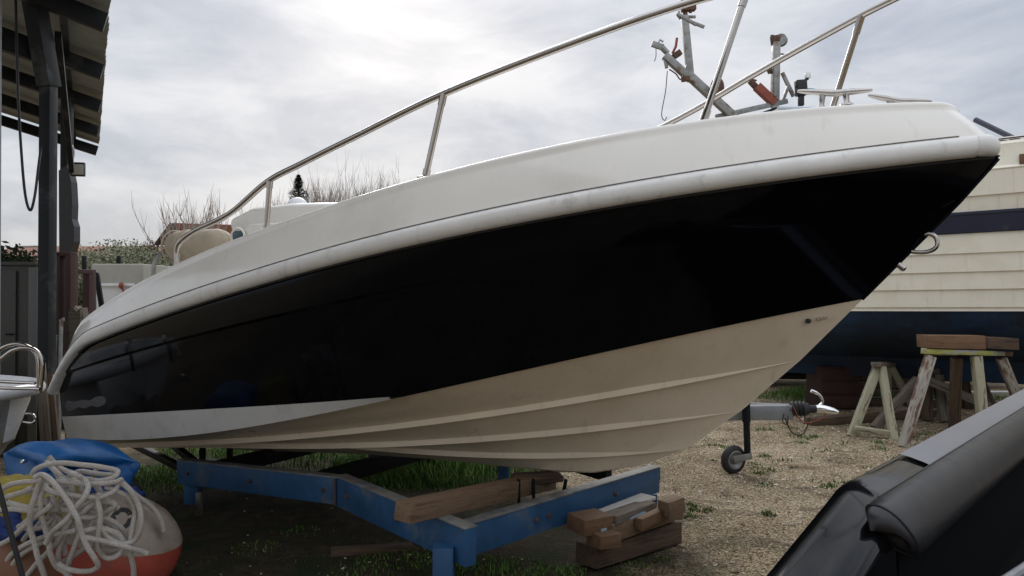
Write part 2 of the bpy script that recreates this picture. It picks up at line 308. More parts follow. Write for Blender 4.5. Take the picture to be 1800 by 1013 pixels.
# ------------------------------------------------------------------ ground
def gh(x, y):
    f = max(0, 1 - max(abs(x - 1), abs(y - 6)) / 30)
    return (mnoise.noise(Vector((x * .8, y * .8, 0))) * .018 + mnoise.noise(Vector((x * 3, y * 3, 5))) * .008) * f
def ground():
    def ax(c, n=90):
        t = np.linspace(-1, 1, 2 * n + 1); return c + np.sign(t) * (abs(t) * 9 + np.maximum(abs(t) - .55, 0) ** 4 * 12000)
    xs = ax(1.0); ys = ax(5.5)
    mb = MB(); mb.grid([[(x, y, gh(x, y) if abs(x) < 35 and abs(y) < 40 else 0) for x in xs] for y in ys])
    m = bpy.data.materials.new('gravel_ground'); m.use_nodes = True; n = m.node_tree.nodes; l = m.node_tree.links; p = n['Principled BSDF']; p.inputs['Roughness'].default_value = .95
    p.inputs['Specular IOR Level'].default_value = .2
    t = n.new('ShaderNodeTexCoord'); V = t.outputs['Object']
    def nz(s, d=6, r=.6, dist=0):
        x = n.new('ShaderNodeTexNoise'); x.inputs['Scale'].default_value = s; x.inputs['Detail'].default_value = d; x.inputs['Roughness'].default_value = r; x.inputs['Distortion'].default_value = dist; l.new(V, x.inputs['Vector']); return x.outputs['Fac']
    def rp(f, pts):
        r = n.new('ShaderNodeValToRGB'); e = r.color_ramp.elements
        while len(e) < len(pts): e.new(.5)
        for i, (q, c) in enumerate(pts): e[i].position = q; e[i].color = (*c, 1)
        l.new(f, r.inputs[0]); return r.outputs[0]
    def mx(f, a, b, bl='MIX'):
        x = n.new('ShaderNodeMix'); x.data_type = 'RGBA'; x.blend_type = bl
        if isinstance(f, float): x.inputs[0].default_value = f
        else: l.new(f, x.inputs[0])
        for i, v in ((6, a), (7, b)):
            if isinstance(v, tuple): x.inputs[i].default_value = (*v, 1)
            else: l.new(v, x.inputs[i])
        return x.outputs[2]
    vo = n.new('ShaderNodeTexVoronoi'); vo.inputs['Scale'].default_value = 82; vo.inputs['Randomness'].default_value = 1; l.new(V, vo.inputs['Vector'])
    sepc = n.new('ShaderNodeSeparateColor'); l.new(vo.outputs['Color'], sepc.inputs[0])
    stone = rp(sepc.outputs[0], [(0, (.30, .235, .16)), (.35, (.52, .44, .32)), (.75, (.68, .60, .47)), (1, (.82, .75, .63))])
    edge = rp(vo.outputs['Distance'], [(.35, (1, 1, 1)), (.75, (.36, .32, .27))])
    c = mx(1.0, stone, edge, 'MULTIPLY')
    dirt = rp(nz(30, 8, .7), [(.3, (.035, .024, .014)), (.7, (.13, .095, .06))])
    tone = rp(nz(1.1, 6, .65), [(.34, (.62, .56, .48)), (.62, (1.0, .98, .93))]); c = mx(1.0, c, tone, 'MULTIPLY')
    fine = rp(nz(75, 4, .8), [(.3, (.55, .5, .44)), (.65, (1.1, 1.08, 1.02))]); c = mx(.8, c, fine, 'MULTIPLY')
    litter = rp(nz(2.6, 10, .72, .4), [(.505, (0, 0, 0)), (.66, (.9, .9, .9))])
    c = mx(litter, c, dirt)
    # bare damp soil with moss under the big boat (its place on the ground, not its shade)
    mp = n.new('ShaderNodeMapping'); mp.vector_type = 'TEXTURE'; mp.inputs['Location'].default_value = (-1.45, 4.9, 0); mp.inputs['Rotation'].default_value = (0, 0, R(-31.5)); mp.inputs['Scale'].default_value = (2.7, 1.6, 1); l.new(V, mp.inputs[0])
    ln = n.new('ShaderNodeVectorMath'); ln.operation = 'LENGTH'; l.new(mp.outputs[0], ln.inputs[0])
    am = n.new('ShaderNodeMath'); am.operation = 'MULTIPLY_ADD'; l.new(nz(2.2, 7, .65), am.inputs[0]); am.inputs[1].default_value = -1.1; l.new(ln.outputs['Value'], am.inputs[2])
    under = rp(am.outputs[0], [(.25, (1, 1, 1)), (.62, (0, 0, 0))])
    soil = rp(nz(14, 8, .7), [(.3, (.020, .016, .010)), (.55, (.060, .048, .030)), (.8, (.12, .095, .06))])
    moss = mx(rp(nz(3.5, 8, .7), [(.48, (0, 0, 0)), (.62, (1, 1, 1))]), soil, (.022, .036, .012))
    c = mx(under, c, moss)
    l.new(c, p.inputs['Base Color'])
    b = n.new('ShaderNodeBump'); b.inputs['Strength'].default_value = .9; b.inputs['Distance'].default_value = .012; b.invert = True; l.new(vo.outputs['Distance'], b.inputs['Height']); l.new(b.outputs[0], p.inputs['Normal'])
    tag(mb.build('ground', m, None, (0, 0, 0), smooth=180, fixn=False), 'pale beige gravel yard with darker soil under the boats', None, kind='structure')
ground()
def under_boat(x, y):
    dx, dy = x + 1.45, y - 4.9; a = R(-31.5); u = (dx * math.cos(a) + dy * math.sin(a)) / 2.7; v = (-dx * math.sin(a) + dy * math.cos(a)) / 1.6
    return math.hypot(u, v)
def stones():
    V = []; F = []; n = 0
    while n < 30000:
        x = rng.uniform(-4.5, 6.5); y = 2.6 + 9 * rng.random() ** 1.7
        if abs(x) > y * .78 + .6: continue
        if under_boat(x, y) < .95 + .25 * rng.random() and rng.random() < .97: continue
        r = rng.uniform(.004, .0105) * (1 if rng.random() < .93 else 1.7); z = gh(x, y) + r * .25
        b = len(V); a = rng.uniform(0, 6.28); ca, sa = math.cos(a), math.sin(a); sx, sy, sz = r * rng.uniform(.8, 1.6), r * rng.uniform(.6, 1.1), r * rng.uniform(.5, .9)
        for (i, j, k) in ((1, 0, 0), (.3, 1, .1), (-1, .1, 0), (-.2, -1, 0), (.1, .2, 1), (0, 0, -1)):
            i += rng.uniform(-.25, .25); j += rng.uniform(-.25, .25)
            V.append((x + (i * ca * sx - j * sa * sy), y + (i * sa * sx + j * ca * sy), z + k * sz))
        for q in range(4): F += [(b + q, b + (q + 1) % 4, b + 4), (b + (q + 1) % 4, b + q, b + 5)]
        n += 1
    mb = MB(); mb.v = V; mb.f = F
    tag(mb.build('loose_gravel', M['stones'], None, smooth=0, fixn=False), 'loose pale gravel stones lying over the yard', 'gravel', kind='stuff')
stones()
def blades(name, m, spots, label, cat, h=(.04, .12), wd=.004):
    V = []; F = []
    for (cx_, cy_, rad, cnt, hs) in spots:
        for _ in range(cnt):
            a = rng.uniform(0, 6.28); rr = rad * math.sqrt(rng.random()); x = cx_ + rr * math.cos(a) * 1.3; y = cy_ + rr * math.sin(a)
            hh = rng.uniform(*h) * hs * (1.1 - .6 * rr / rad); z = gh(x, y) - .005; an = rng.uniform(0, 6.28); lean = rng.uniform(.1, .8) * hh
            wx, wy = math.cos(an + 1.57) * wd, math.sin(an + 1.57) * wd; dx, dy = math.cos(an) * lean, math.sin(an) * lean; b = len(V)
            V += [(x - wx, y - wy, z), (x + wx, y + wy, z), (x + dx * .4 + wx * .8, y + dy * .4 + wy * .8, z + hh * .6), (x + dx * .4 - wx * .8, y + dy * .4 - wy * .8, z + hh * .6), (x + dx, y + dy, z + hh)]
            F += [(b, b + 1, b + 2, b + 3), (b + 3, b + 2, b + 4)]
    mb = MB(); mb.v = V; mb.f = F
    return tag(mb.build(name, m, None, smooth=0, fixn=False), label, cat, kind='stuff')
gs = []
def gspot(px, py, rad, cnt, hs=1.):
    y = CAMZ * FPX / (py - 520); gs.append(((px - 900) / FPX * y, y, rad, cnt, hs))
gspot(790, 815, .75, 5200, 1.5); gspot(850, 800, .5, 2500, 1.3); gspot(720, 845, .35, 900, .8); gspot(600, 800, .6, 1500); gspot(400, 785, .5, 1500, 1.1); gspot(500, 790, .5, 1000, 1.0); gspot(290, 835, .35, 900, .8)
gspot(705, 975, .22, 420, .35); gspot(530, 935, .12, 90, .3); gspot(870, 1000, .22, 500, .45); gspot(980, 1005, .12, 200, .4); gspot(455, 965, .12, 90, .3); gspot(300, 850, .3, 600, .7); gspot(640, 1003, .15, 160, .3)
gspot(1500, 695, .8, 2500, 1.7); gspot(1430, 700, .6, 1200, 1.4); gspot(1640, 700, .8, 1600, 1.2)
blades('grass', M['grass'], gs, 'green grass growing in patches under and behind the boats', 'grass')
ws = []; gs2 = gs; gs = ws
wr = random.Random(3)
for (x_, y_, sp, n_) in ((1330, 820, 34, 9), (1375, 762, 30, 7), (1470, 850, 22, 6), (1225, 900, 34, 9), (1240, 778, 22, 5), (1410, 770, 16, 4), (1540, 785, 60, 14), (1620, 768, 50, 12), (1640, 748, 80, 12), (1270, 790, 10, 2), (1295, 870, 5, 1), (1150, 985, 5, 1), (1350, 905, 5, 1), (1100, 1000, 30, 3)):
    for _ in range(n_): gspot(x_ + wr.gauss(0, sp), min(1005, max(735, y_ + wr.gauss(0, sp * .28))), wr.uniform(.03, .10), wr.randint(14, 60), wr.uniform(.5, 1.3))
blades('weeds', M['weed'], ws, 'small green weeds sprouting through the gravel', 'weeds', h=(.012, .045), wd=.006)
gs = []
for _ in range(150): gspot(random.uniform(1050, 1600), 755 + 240 * random.random() ** 1.5, random.uniform(.08, .35), 50, .25)
for _ in range(26): gspot(random.uniform(300, 900), random.uniform(850, 1010), random.uniform(.1, .3), 60, .3)
blades('dry_litter', M['dry'], gs, 'dry brown stalks and leaf litter on the gravel', 'litter', h=(.02, .09), wd=.0025)

# ------------------------------------------------------------------ main boat
TH = R(31.5); BU = Vector((math.cos(TH), -math.sin(TH), 0)); BN = Vector((-math.sin(TH), -math.cos(TH), 0)); BO = Vector((0, 4.2, 0)) - 2.85 * BU
def BW(s, t, z): return BO + BU * s + BN * t + Vector((0, 0, z))
def bf(Bs, Bm, sm, L, p):
    def B(s):
        if s < sm: return Bm - (Bm - Bs) * ((sm - s) / sm) ** 2
        return Bm * (1 - min((s - sm) / (L - sm), 1) ** p)
    return B
def pv(c): return lambda s: float(np.polyval(c, s))
S0 = -.05
dip = lambda s: .17 * max((.45 - s) / .45, 0) ** 2
_rt = pv([-0.00022223, 0.0038348, -0.028886, 0.26446, 1.0775]); _rb = pv([-0.00027993, 0.0045788, -0.034355, 0.28368, 0.98836])
_dk = pv([-0.0022601, 0.025629, -0.1205, 0.44364, 1.1918])
FT = dict(
 keel=(lambda s: 0.0, pv([0.027605, -0.20857, 0.49795, -0.30067, 0.25006]), 3.62),
 st3=(bf(.24, .25, 1.6, 3.86, 1.8), pv([0.015448, -0.092384, 0.21702, 0.28984]), 3.86),
 st2=(bf(.47, .48, 1.6, 4.13, 1.8), pv([0.0040714, -0.013874, 0.11617, 0.3202]), 4.13),
 st1=(bf(.68, .70, 1.6, 4.40, 1.8), pv([0.0018691, 0.0026125, 0.12279, 0.35495]), 4.40),
 chine=(bf(.93, .96, 1.8, 4.66, 1.9), pv([-0.00057859, -3.1912e-05, 0.041321, 0.06589, 0.45662]), 4.66),
 knuck=(bf(.99, 1.06, 2.1, 5.03, 2.2), pv([-0.00040538, 0.0052965, -0.026996, 0.23406, 0.88129]), 5.03),
 rbot=(bf(1.01, 1.09, 2.2, 5.17, 2.3), lambda s: _rb(s) - dip(s), 5.17),
 rtop=(bf(1.02, 1.10, 2.2, 5.21, 2.3), lambda s: _rt(s) - dip(s), 5.21),
)
keel0 = FT['keel'][1]
def keelz(s):   # fairly straight keel, rising into the forefoot
    ks = [(-.1, .255), (.6, .29), (1.2, .345), (1.73, .388), (2.24, .419), (2.64, .434), (3.1, .446), (3.36, .466), (3.62, .53)]
    for (a, za), (b, zb) in zip(ks[:-1], ks[1:]):
        if s <= b: return za + (zb - za) * (s - a) / (b - a)
    return ks[-1][1]
FT['keel'] = (lambda s: 0.0, keelz, 3.62)
NQ = 84
QV = [1 - (1 - i / NQ) ** 1.45 for i in range(NQ + 1)]
def stn(k, q, db=0, dz=0):
    B, Z, L = FT[k]; s = S0 + (L - S0) * q; fade = min(1, (1 - q) * 7)
    return Vector((s, max(B(s) + db * fade, 0.0), Z(s) + dz * fade))
def paintz(s): return .600 + (s + .05) * .1152
def both(rows, mb):
    for sg in (1, -1): mb.grid([[BW(p.x, p.y * sg, p.z) for p in r] for r in rows])
    return mb
boat = thing('motorboat', 'large motorboat with glossy black hull sides and cream bottom, resting on the blue frame', 'boat', (BO.x, BO.y, 0))
def lerp_rows(r0, r1, ts, bulge=0):
    return [[a.lerp(b, t) + Vector((0, bulge * math.sin(math.pi * t) * min(1, b.y * 3), 0)) for a, b in zip(r0, r1)] for t in ts]
def row(k, db=0, dz=0): return [stn(k, q, db, dz) for q in QV]
rows = [row('keel', 0, -.012), row('keel', .03, .004)]
for k in ('st3', 'st2', 'st1'):
    inn = row(k, -.032, .004); outr = row(k, .006, -.004); up = row(k, .004, .026)
    rows += lerp_rows(rows[-1], inn, (.5,), .004) + [inn, outr, up]
ch_in = row('chine', -.03, .0)
chine = row('chine', 0, 0)
rows += lerp_rows(rows[-1], ch_in, (.33, .66), .006) + [ch_in, chine]
# boot stripe: from chine up to the paint line, aft part only
top_c = []
for p in chine:
    pz = paintz(p.x); k = FT['knuck']; t = 0
    if p.x < 2.74:
        t = max(0, min(1, (pz - p.z) / (k[1](p.x) - p.z)))
    top_c.append(Vector((p.x, p.y + (k[0](p.x) - p.y) * t + (.012 if t > .01 else 0), p.z + (k[1](p.x) - p.z) * t)))
mb = MB(); both(rows, mb)
bottom = mb.build('hull_bottom', M['cream_gel'], boat, smooth=28); bottom['label'] = 'cream V-shaped bottom with long spray strakes'
mb = MB(); i_end = max(i for i, p in enumerate(chine) if p.x < 2.76)
both([chine[:i_end], [a.lerp(b, .5) for a, b in zip(chine, top_c)][:i_end], top_c[:i_end]], mb); mb.build('boot_stripe', M['band_gel'], boat, smooth=30)
kn_dn = row('knuck', .0, -.008); kn_up = row('knuck', .012, .006)
rb = row('rbot', -.01, .02)
side = [top_c] + [[Vector((a.x + (b.x - a.x) * t, a.y + (b.y - a.y) * (t ** (1.0 + .22 * max(0, min(1, (a.x - 2.6) / 1.5)))), a.z + (b.z - a.z) * t)) for a, b in zip(top_c, kn_dn)] for t in (.15, .3, .45, .6, .75, .9)] + [kn_dn, kn_up] + lerp_rows(kn_up, rb, (.25, .5, .75), .004) + [rb]
mb = MB(); both(side, mb); sh = mb.build('hull_side', M['black_gel'], boat, smooth=24); sh['label'] = 'glossy black topside with a fine moulded crease'
# keel/stem closing strip and transom
mb = MB()
ts = [BW(S0, p[0].y * sg, p[0].z) for sg in (1,) for p in ([r[0]] for r in rows + side)]
pts = [r[0] for r in rows[1:] + side[1:]]
ring = [BW(S0 + .0, p.y, p.z) for p in pts] + [BW(S0, -p.y, p.z) for p in reversed(pts)]
cen = BW(S0, 0, .7); mb.add(ring + [cen], [(i, (i + 1) % len(ring), len(ring)) for i in range(len(ring))])
mb.build('transom', M['white_gel'], boat, smooth=0)
mb = MB()   # wing-shaped recess plate on the stem, above the bow eye
stem = [(5.165, 1.955), (5.03, 1.788), (4.845, 1.585), (4.66, 1.383)]
mb.tube([BW(s - .002, 0, z) for s, z in stem], .007, 8); mb.build('stem_band', M['black_gel'], boat)
from mathutils.bvhtree import BVHTree
_hb = BVHTree.FromPolygons([v.co + ORG[sh] for v in sh.data.vertices], [list(p.vertices) for p in sh.data.polygons])
def on_hull(px, py, lift=.001):
    o = Vector((0, 0, CAMZ)); d = (P(px, py, 1) - o).normalized(); h, n_, i_, t_ = _hb.ray_cast(o, d)
    return None if h is None else h - d * lift
pts = [on_hull(*q) for q in ((1678, 352), (1652, 368), (1628, 396), (1606, 430), (1590, 458), (1578, 480))]; pts = [p for p in pts if p]
mb = MB(); mb.tube(spline(pts, 5), .0045, 6); mb.build('stem_crease', M['black_gel'], boat)
ol = [(114, 716), (117, 704), (130, 706), (146, 703), (158, 704), (168, 698), (180, 696), (187, 702), (184, 711), (172, 716), (160, 713), (150, 718), (138, 716), (128, 721), (119, 724)]
pts = [on_hull(x, y, .003) for x, y in ol]
if all(pts): mb = MB(); c = on_hull(148, 710, .003); mb.add(pts + [c], [(i, (i + 1) % len(pts), len(pts)) for i in range(len(pts))]); mb.build('scuff_mark', M['scuff'], boat, smooth=0, fixn=False)
# gunwale moulding + deck
dB = bf(.92, .98, 2.2, 5.125, 2.45)
def dz(s): return _dk(s) - .12 * max((.14 - s) / .19, 0) ** 2
BC = .125      # half breadth of the blunt nose
def noserow(B, Z, db, dzz, bulge, zdrop=0):
    lo, hi = 3.0, 5.3
    for _ in range(40):
        m_ = (lo + hi) / 2
        if B(m_) + db > BC: lo = m_
        else: hi = m_
    sc = lo; o = []
    for q in QV:
        s = S0 + (sc - S0) * q; o.append(Vector((s, max(B(s) + db, 0), Z(s) + dzz)))
    for k in range(1, 9):
        v = k / 8; o.append(Vector((sc + .004 + bulge * (1 - (1 - v) ** 2), BC * (1 - v), Z(sc) + dzz - zdrop * v)))
    return o
def drow(db, dzz, bul=.05, zd=0): return noserow(dB, dz, db, dzz, bul, zd)
rt = noserow(bf(1.02, 1.10, 2.2, 5.265, 2.3), FT['rtop'][1], -.008, -.012, .05)
g0 = drow(.008, -.032, .052, .004)
rows_g = [rt] + [[a.lerp(b, t) + Vector((.004 * math.sin(math.pi * t), .004 * math.sin(math.pi * t) * min(1, a.y * 8), 0)) for a, b in zip(rt, g0)] for t in (.06, .2, .4, .6, .8, .92)] + [g0, drow(.007, -.018, .05, .004), drow(.003, -.007, .048, .004), drow(-.003, -.002, .046, .004), drow(-.03, .002, .02), drow(-.08, .004, .0)]
mb = MB(); both(rows_g, mb); gw = mb.build('gunwale_moulding', M['white_gel'], boat, smooth=38)
mb = MB()
last = rows_g[-1]
i0 = min(i for i, p in enumerate(last) if p.x > 2.75)
fd = [last[i0:]] + [[Vector((p.x, p.y * (1 - t), p.z + .045 * math.sin(t * math.pi / 2) * min(1, p.y * 3))) for p in last[i0:]] for t in (.25, .5, .75, 1)]
both(fd, mb); mb.build('foredeck', M['white_gel'], boat, smooth=40)
mb = MB()   # side decks, cockpit lining and sole
sdk = last[:i0 + 1]
inner = [Vector((p.x, max(p.y - .1, 0), p.z + .004)) for p in sdk]; low = [Vector((p.x, max(p.y - .13, 0), .86 + .1 * p.x)) for p in sdk]; cenr = [Vector((p.x, 0, .86 + .1 * p.x)) for p in sdk]
both([sdk, inner, low, cenr], mb)
for e in (0, -1):
    a, b, c = inner[e], low[e], cenr[e]
    top = Vector((a.x, 0, a.z + .03))
    mb.add([BW(a.x, a.y, a.z), BW(b.x, b.y, b.z), BW(b.x, -b.y, b.z), BW(a.x, -a.y, a.z), BW(a.x, 0, top.z)], [(0, 1, 2, 3, 4)])
mb.build('cockpit', M['white_gel'], boat, smooth=30)
# rub rail: D section swept along the sheer
mb = MB(); secs = []
prof = [(-.03, .041), (.010, .041), (.024, .032), (.032, .014), (.033, -.010), (.025, -.029), (.010, -.040), (-.03, -.041)]
sr = [S0 - .02 + (5.165 - S0) * q for q in [1 - (1 - i / 110) ** 1.9 for i in range(111)]]
Brr = bf(1.015, 1.095, 2.2, 5.235, 2.3)
cz = lambda s: (_rt(s) + _rb(s)) / 2 - dip(s) * 1.05
lo_, hi_ = 4.5, 5.23
for _ in range(40):
    m_ = (lo_ + hi_) / 2
    if Brr(m_) > .125: lo_ = m_
    else: hi_ = m_
half = [(s, Brr(s)) for s in sr if s < lo_ - .02] + [(lo_ + .058 * math.sin(a_), .125 * math.cos(a_)) for a_ in [math.pi / 2 * k / 12 for k in range(13)]]
full = half + [(s, -b) for s, b in reversed(half[:-1])]
rws = []
for i, (s, b) in enumerate(full):
    p0, p1 = full[max(i - 1, 0)], full[min(i + 1, len(full) - 1)]; n = Vector((-(p1[1] - p0[1]), p1[0] - p0[0])).normalized()
    hh = 1.0 if s > .5 else .62 + .38 * max(s, 0) / .5; w = max(0, (s - 4.85) / .25)
    rws.append([BW(s + n.x * o, b + n.y * o, cz(s) + dzz * hh) for (o, dzz) in [((o - .07 * min(w, 1)) if o < 0 else o, dzz) for o, dzz in prof]])
mb.grid(rws, close=True); mb.f.append(tuple(range(8))); 
mb.add(rws[-1], [tuple(range(8))])
rr = mb.build('rub_rail', M['rub'], boat, smooth=60); rr['label'] = 'scuffed off-white rubber rub rail round the sheer'
mb = MB()   # thin black shadow gap moulding under the rail
mb.tube([BW(s, max(FT['rbot'][0](min(s, 5.17)) + .004, 0), cz(s) - .044) for s in sr if .2 < s < 5.15], .007, 6)
mb.build('rail_seal', M['rubber'], boat)
mb = MB(); mb.tube([BW(s, max(Brr(s) + .013, FT['rtop'][0](s) - .004), cz(s) + .043) for s in sr if s < 5.04], .0026, 6); mb.build('sealant_line', M['sealant'], boat)
# bow eye
mb = MB()
eye = spline([BW(4.88, 0, 1.652), BW(4.912, 0, 1.662), BW(4.938, 0, 1.648), BW(4.946, 0, 1.618), BW(4.930, 0, 1.594), BW(4.895, 0, 1.584), BW(4.85, 0, 1.588)], 6)
mb.tube(eye, .0095, 10); mb.build('bow_eye', M['steel'], boat)
mb = MB(); mb.lathe(BW(4.80, .0, 1.535), BU - Vector((0, 0, .9)), [(0, .014), (.03, .014), (.036, .008)], 10); mb.build('tow_stud', M['steel'], boat)
for s_, r_ in ((4.47, .011), (4.51, .008), (4.535, .007)):
    z_ = FT['chine'][1](s_) - .055; t_ = FT['chine'][0](s_) + .0
    mb = MB(); mb.lathe(BW(s_ - .02, max(t_ - .02, .01), z_), BN, [(-.02, r_), (.006, r_), (.010, r_ * .6)], 12); mb.build('drain_fitting', M['plastic_blk'] if s_ < 4.5 else M['steel'], boat)
# hand rail
rail_pts = [(1.094, 1.60), (1.094, 1.668), (1.133, 1.716), (1.28, 1.776), (1.587, 1.855), (1.891, 2.004), (2.149, 2.076), (2.499, 2.169), (3.019, 2.322), (3.6, 2.482), (4.03, 2.61), (4.30, 2.675), (4.633, 2.735), (4.85, 2.78), (5.02, 2.81)]
off = lambda s: bf(.92, .98, 2.2, 5.10, 2.4)(s) - .06
hs = [(s, (off(s) if s < 4.9 else {4.85: .2, 5.02: .1}.get(s, .1)), z) for s, z in rail_pts]
hs[-2] = (4.85, .19, 2.78); hs[-1] = (4.98, .07, 2.80)
near = [BW(s, t, z) for s, t, z in [(1.094, off(1.094), 1.54)] + hs]; far = [BW(s, -t, z) for s, t, z in reversed([(1.094, off(1.094), 1.54)] + hs)]
mb = MB(); mb.tube(spline(near + [BW(5.02, 0, 2.81)] + far, 6), .0165, 12); rail = mb.build('hand_rail', M['steel'], boat); rail['label'] = 'polished stainless bow rail rising from midships'
def stanchion(b, t):
    m = MB(); b = Vector(b); t = Vector(t); m.tube([b, t], .0145, 12); m.tube([b.lerp(t, .86), t], .0175, 12); m.tube([b, b.lerp(t, .1)], .018, 12)
    o = m.build('stanchion', M['steel'], boat)
    m = MB(); m.lathe(b - Vector((0, 0, .008)), (0, 0, 1), [(0, .04), (.010, .04), (.016, .026)], 20); m.build('base_flange', M['steel'], o)
for sg in (1, -1):
    stanchion(BW(1.883, sg * off(1.883), 1.745), BW(1.91, sg * off(1.9), 2.005))
    stanchion(BW(2.924, sg * off(2.924), 1.945), BW(3.02, sg * off(3.02), 2.322))
stanchion(BW(4.119, off(4.119), 2.115), BW(4.285, off(4.285), 2.672))
stanchion(BW(4.43, -off(4.43), 2.16), BW(4.633, -off(4.633), 2.735))
# cleats on the foredeck
def cleat(s, t, z, L, yaw=0):
    m = MB(); d = (BU * math.cos(yaw) + BN * math.sin(yaw)); c = BW(s, t, z)
    pts = [c + d * (L * k) + Vector((0, 0, .062 + .012 * abs(k) * 2 - .16 * L * k)) for k in (-.5, -.4, -.2, 0, .2, .4, .5)]
    m.tube(spline(pts, 4), [.006 + .009 * math.sin(math.pi * i / 24) for i in range(25)], 10)
    for k in (-.17, .17):
        m.tube([c + d * (L * k), c + d * (L * k) + Vector((0, 0, .02)), c + d * (L * k * .9) + Vector((0, 0, .062))], [.02, .012, .014], 10)
        m.lathe(c + d * (L * k), (0, 0, 1), [(0, .03), (.006, .028), (.010, .016)], 16)
    m.build('cleat', M['steel'], boat)
cleat(4.56, .10, 2.222, .31, R(8))
cleat(4.80, -.12, 2.205, .26, R(-20))
# console / cuddy top seen above the side deck
mb = MB()
def loft(mb, secs, cap=True):
    mb.grid(secs, close=True)
    if cap: mb.add(secs[0], [tuple(range(len(secs[0])))]); mb.add(secs[-1], [tuple(range(len(secs[-1])))])
def rsec(s, hw, z0, z1, r, n=5):
    o = []
    for (cy_, cz_, a0) in ((hw - r, z1 - r, 0), (-(hw - r), z1 - r, 90), (-(hw - r), z0 + r * .3, 180), (hw - r, z0 + r * .3, 270)):
        for k in range(n):
            a = R(a0 + 90 * k / (n - 1)); rr_ = r if a0 < 180 else r * .3
            o.append(BW(s, cy_ + math.cos(a) * rr_, cz_ + math.sin(a) * rr_))
    return o
loft(mb, [rsec(s, hw, z0, z1, .045) for s, hw, z0, z1 in ((.92, .38, 1.78, 1.86), (.95, .42, 1.76, 1.915), (1.15, .43, 1.5, 1.968), (1.5, .43, 1.4, 1.972), (1.8, .43, 1.3, 1.958), (2.15, .42, 1.2, 1.935), (2.5, .38, 1.1, 1.80), (2.7, .34, 1.05, 1.55))])
con = mb.build('console', M['white_gel'], boat, smooth=40)
mb = MB(); loft(mb, [rsec(s, hw, z0, z1, .04) for s, hw, z0, z1 in ((1.02, .46, 1.55, 1.76), (1.06, .48, 1.55, 1.815), (1.20, .49, 1.5, 1.858), (1.6, .49, 1.2, 1.85), (2.1, .47, 1.1, 1.80))])
mb.build('console_side', M['white_gel'], con, smooth=40)
mb = MB(); mb.box(BW(1.12, .485, 1.778), (.10, .03, .07), Quaternion((0, 0, 1), -TH), .015); mb.build('window', M['teal'], con)
mb = MB(); mb.tube([BW(1.12 + .062 * math.cos(a), .498, 1.778 + .048 * math.sin(a)) for a in [2 * math.pi * i / 20 for i in range(21)]], .008, 8); mb.build('window_frame', M['white_gel'], con)
mb = MB(); c = BW(1.33, .2, 1.965); mb.lathe(c, (0, 0, 1), [(0, .070), (.018, .072), (.030, .068), (.055, .053), (.072, .030), (.078, .006)], 24); mb.build('dome_light', M['white_pl'], boat)
# helm seat: cream bolster on a tube frame
mb = MB(); a = BW(.17, .30, 1.752); b = BW(.74, .30, 1.745)
d = (b - a).normalized(); L_ = (b - a).length
pr = [(0, .02), (.012, .075), (.04, .105), (.08, .115), (L_ - .08, .115), (L_ - .04, .105), (L_ - .012, .075), (L_, .02)]
mb.lathe(a, d, pr, 24); cu = mb.build('seat_bolster', M['cushion'], boat); cu['label'] = 'stained cream vinyl seat bolster'
for k in (.04, .30): 
    mb = MB(); mb.tube([a + d * (L_ * k) + (BN * math.cos(R(q)) + Vector((0, 0, math.sin(R(q))))) * .118 for q in range(0, 361, 24)], .006, 6); mb.build('seam_piping', M['cushion'], cu)
mb = MB(); mb.tube(spline([BW(.12, .40, 1.2), BW(.11, .42, 1.5), BW(.12, .41, 1.66), BW(.16, .34, 1.74)], 5), .016, 8); mb.tube(spline([BW(.6, .38, 1.1), BW(.6, .40, 1.4), BW(.6, .36, 1.66)], 5), .016, 8)
mb.box(BW(.4, .2, 1.25), (.7, .45, .12), Quaternion((0, 0, 1), -TH), .03); mb.box(BW(.4, .2, 1.0), (.6, .4, .42), Quaternion((0, 0, 1), -TH), .02); mb.build('seat_frame', M['galv'], boat)

# ------------------------------------------------------------------ blue trailer frame under the boat
tr = thing('trailer_frame', 'blue painted steel trailer frame with a pointed corner, carrying the big black and white boat', 'trailer', (0, 4.0, 0))
A0 = P(318, 828, 4.85); A1 = P(598, 862, 4.15); A2 = P(828, 962, 3.22)
def plate(a, b, h, w=.06, m=None, name='side_rail', par=tr, edge=True, cut=0):
    mb = MB(); mb.beam(a, b, w, h, bev=.004); o = mb.build(name, m or M['blue_tr'], par, smooth=30)
    if edge:
        mb = MB(); up = Vector((0, 0, h / 2 + .002)); mb.beam(Vector(a) + up, Vector(b) + up, w + .012, .006, bev=.001); mb.build('top_flange', M['blue_edge'], o)
    return o
plate(A0, A1 + (A1 - A0).normalized() * .01, .150); plate(A1 + Vector((0, 0, .001)), A2, .165)
B0 = P(812, 950, 3.40); B1 = P(1152, 842, 4.46)
plate(B0, B1, .150)
mb = MB(); e = (B1 - B0).normalized(); q = B1 + e * .002
mb.prism([q + Vector((0, 0, .075)), q + e * .05 + Vector((0, 0, .06)), q + e * .05 + Vector((0, 0, -.01)), q + Vector((0, 0, -.07))], Vector((-e.y, e.x, 0)) * .06); mb.build('end_plate', M['blue_tr'], tr, smooth=0)
mb = MB(); q = A1 + Vector((-.02, -.036, 0)); mb.box(q, (.010, .012, .15), None, .002); mb.build('weld_plate', M['rust'], tr)
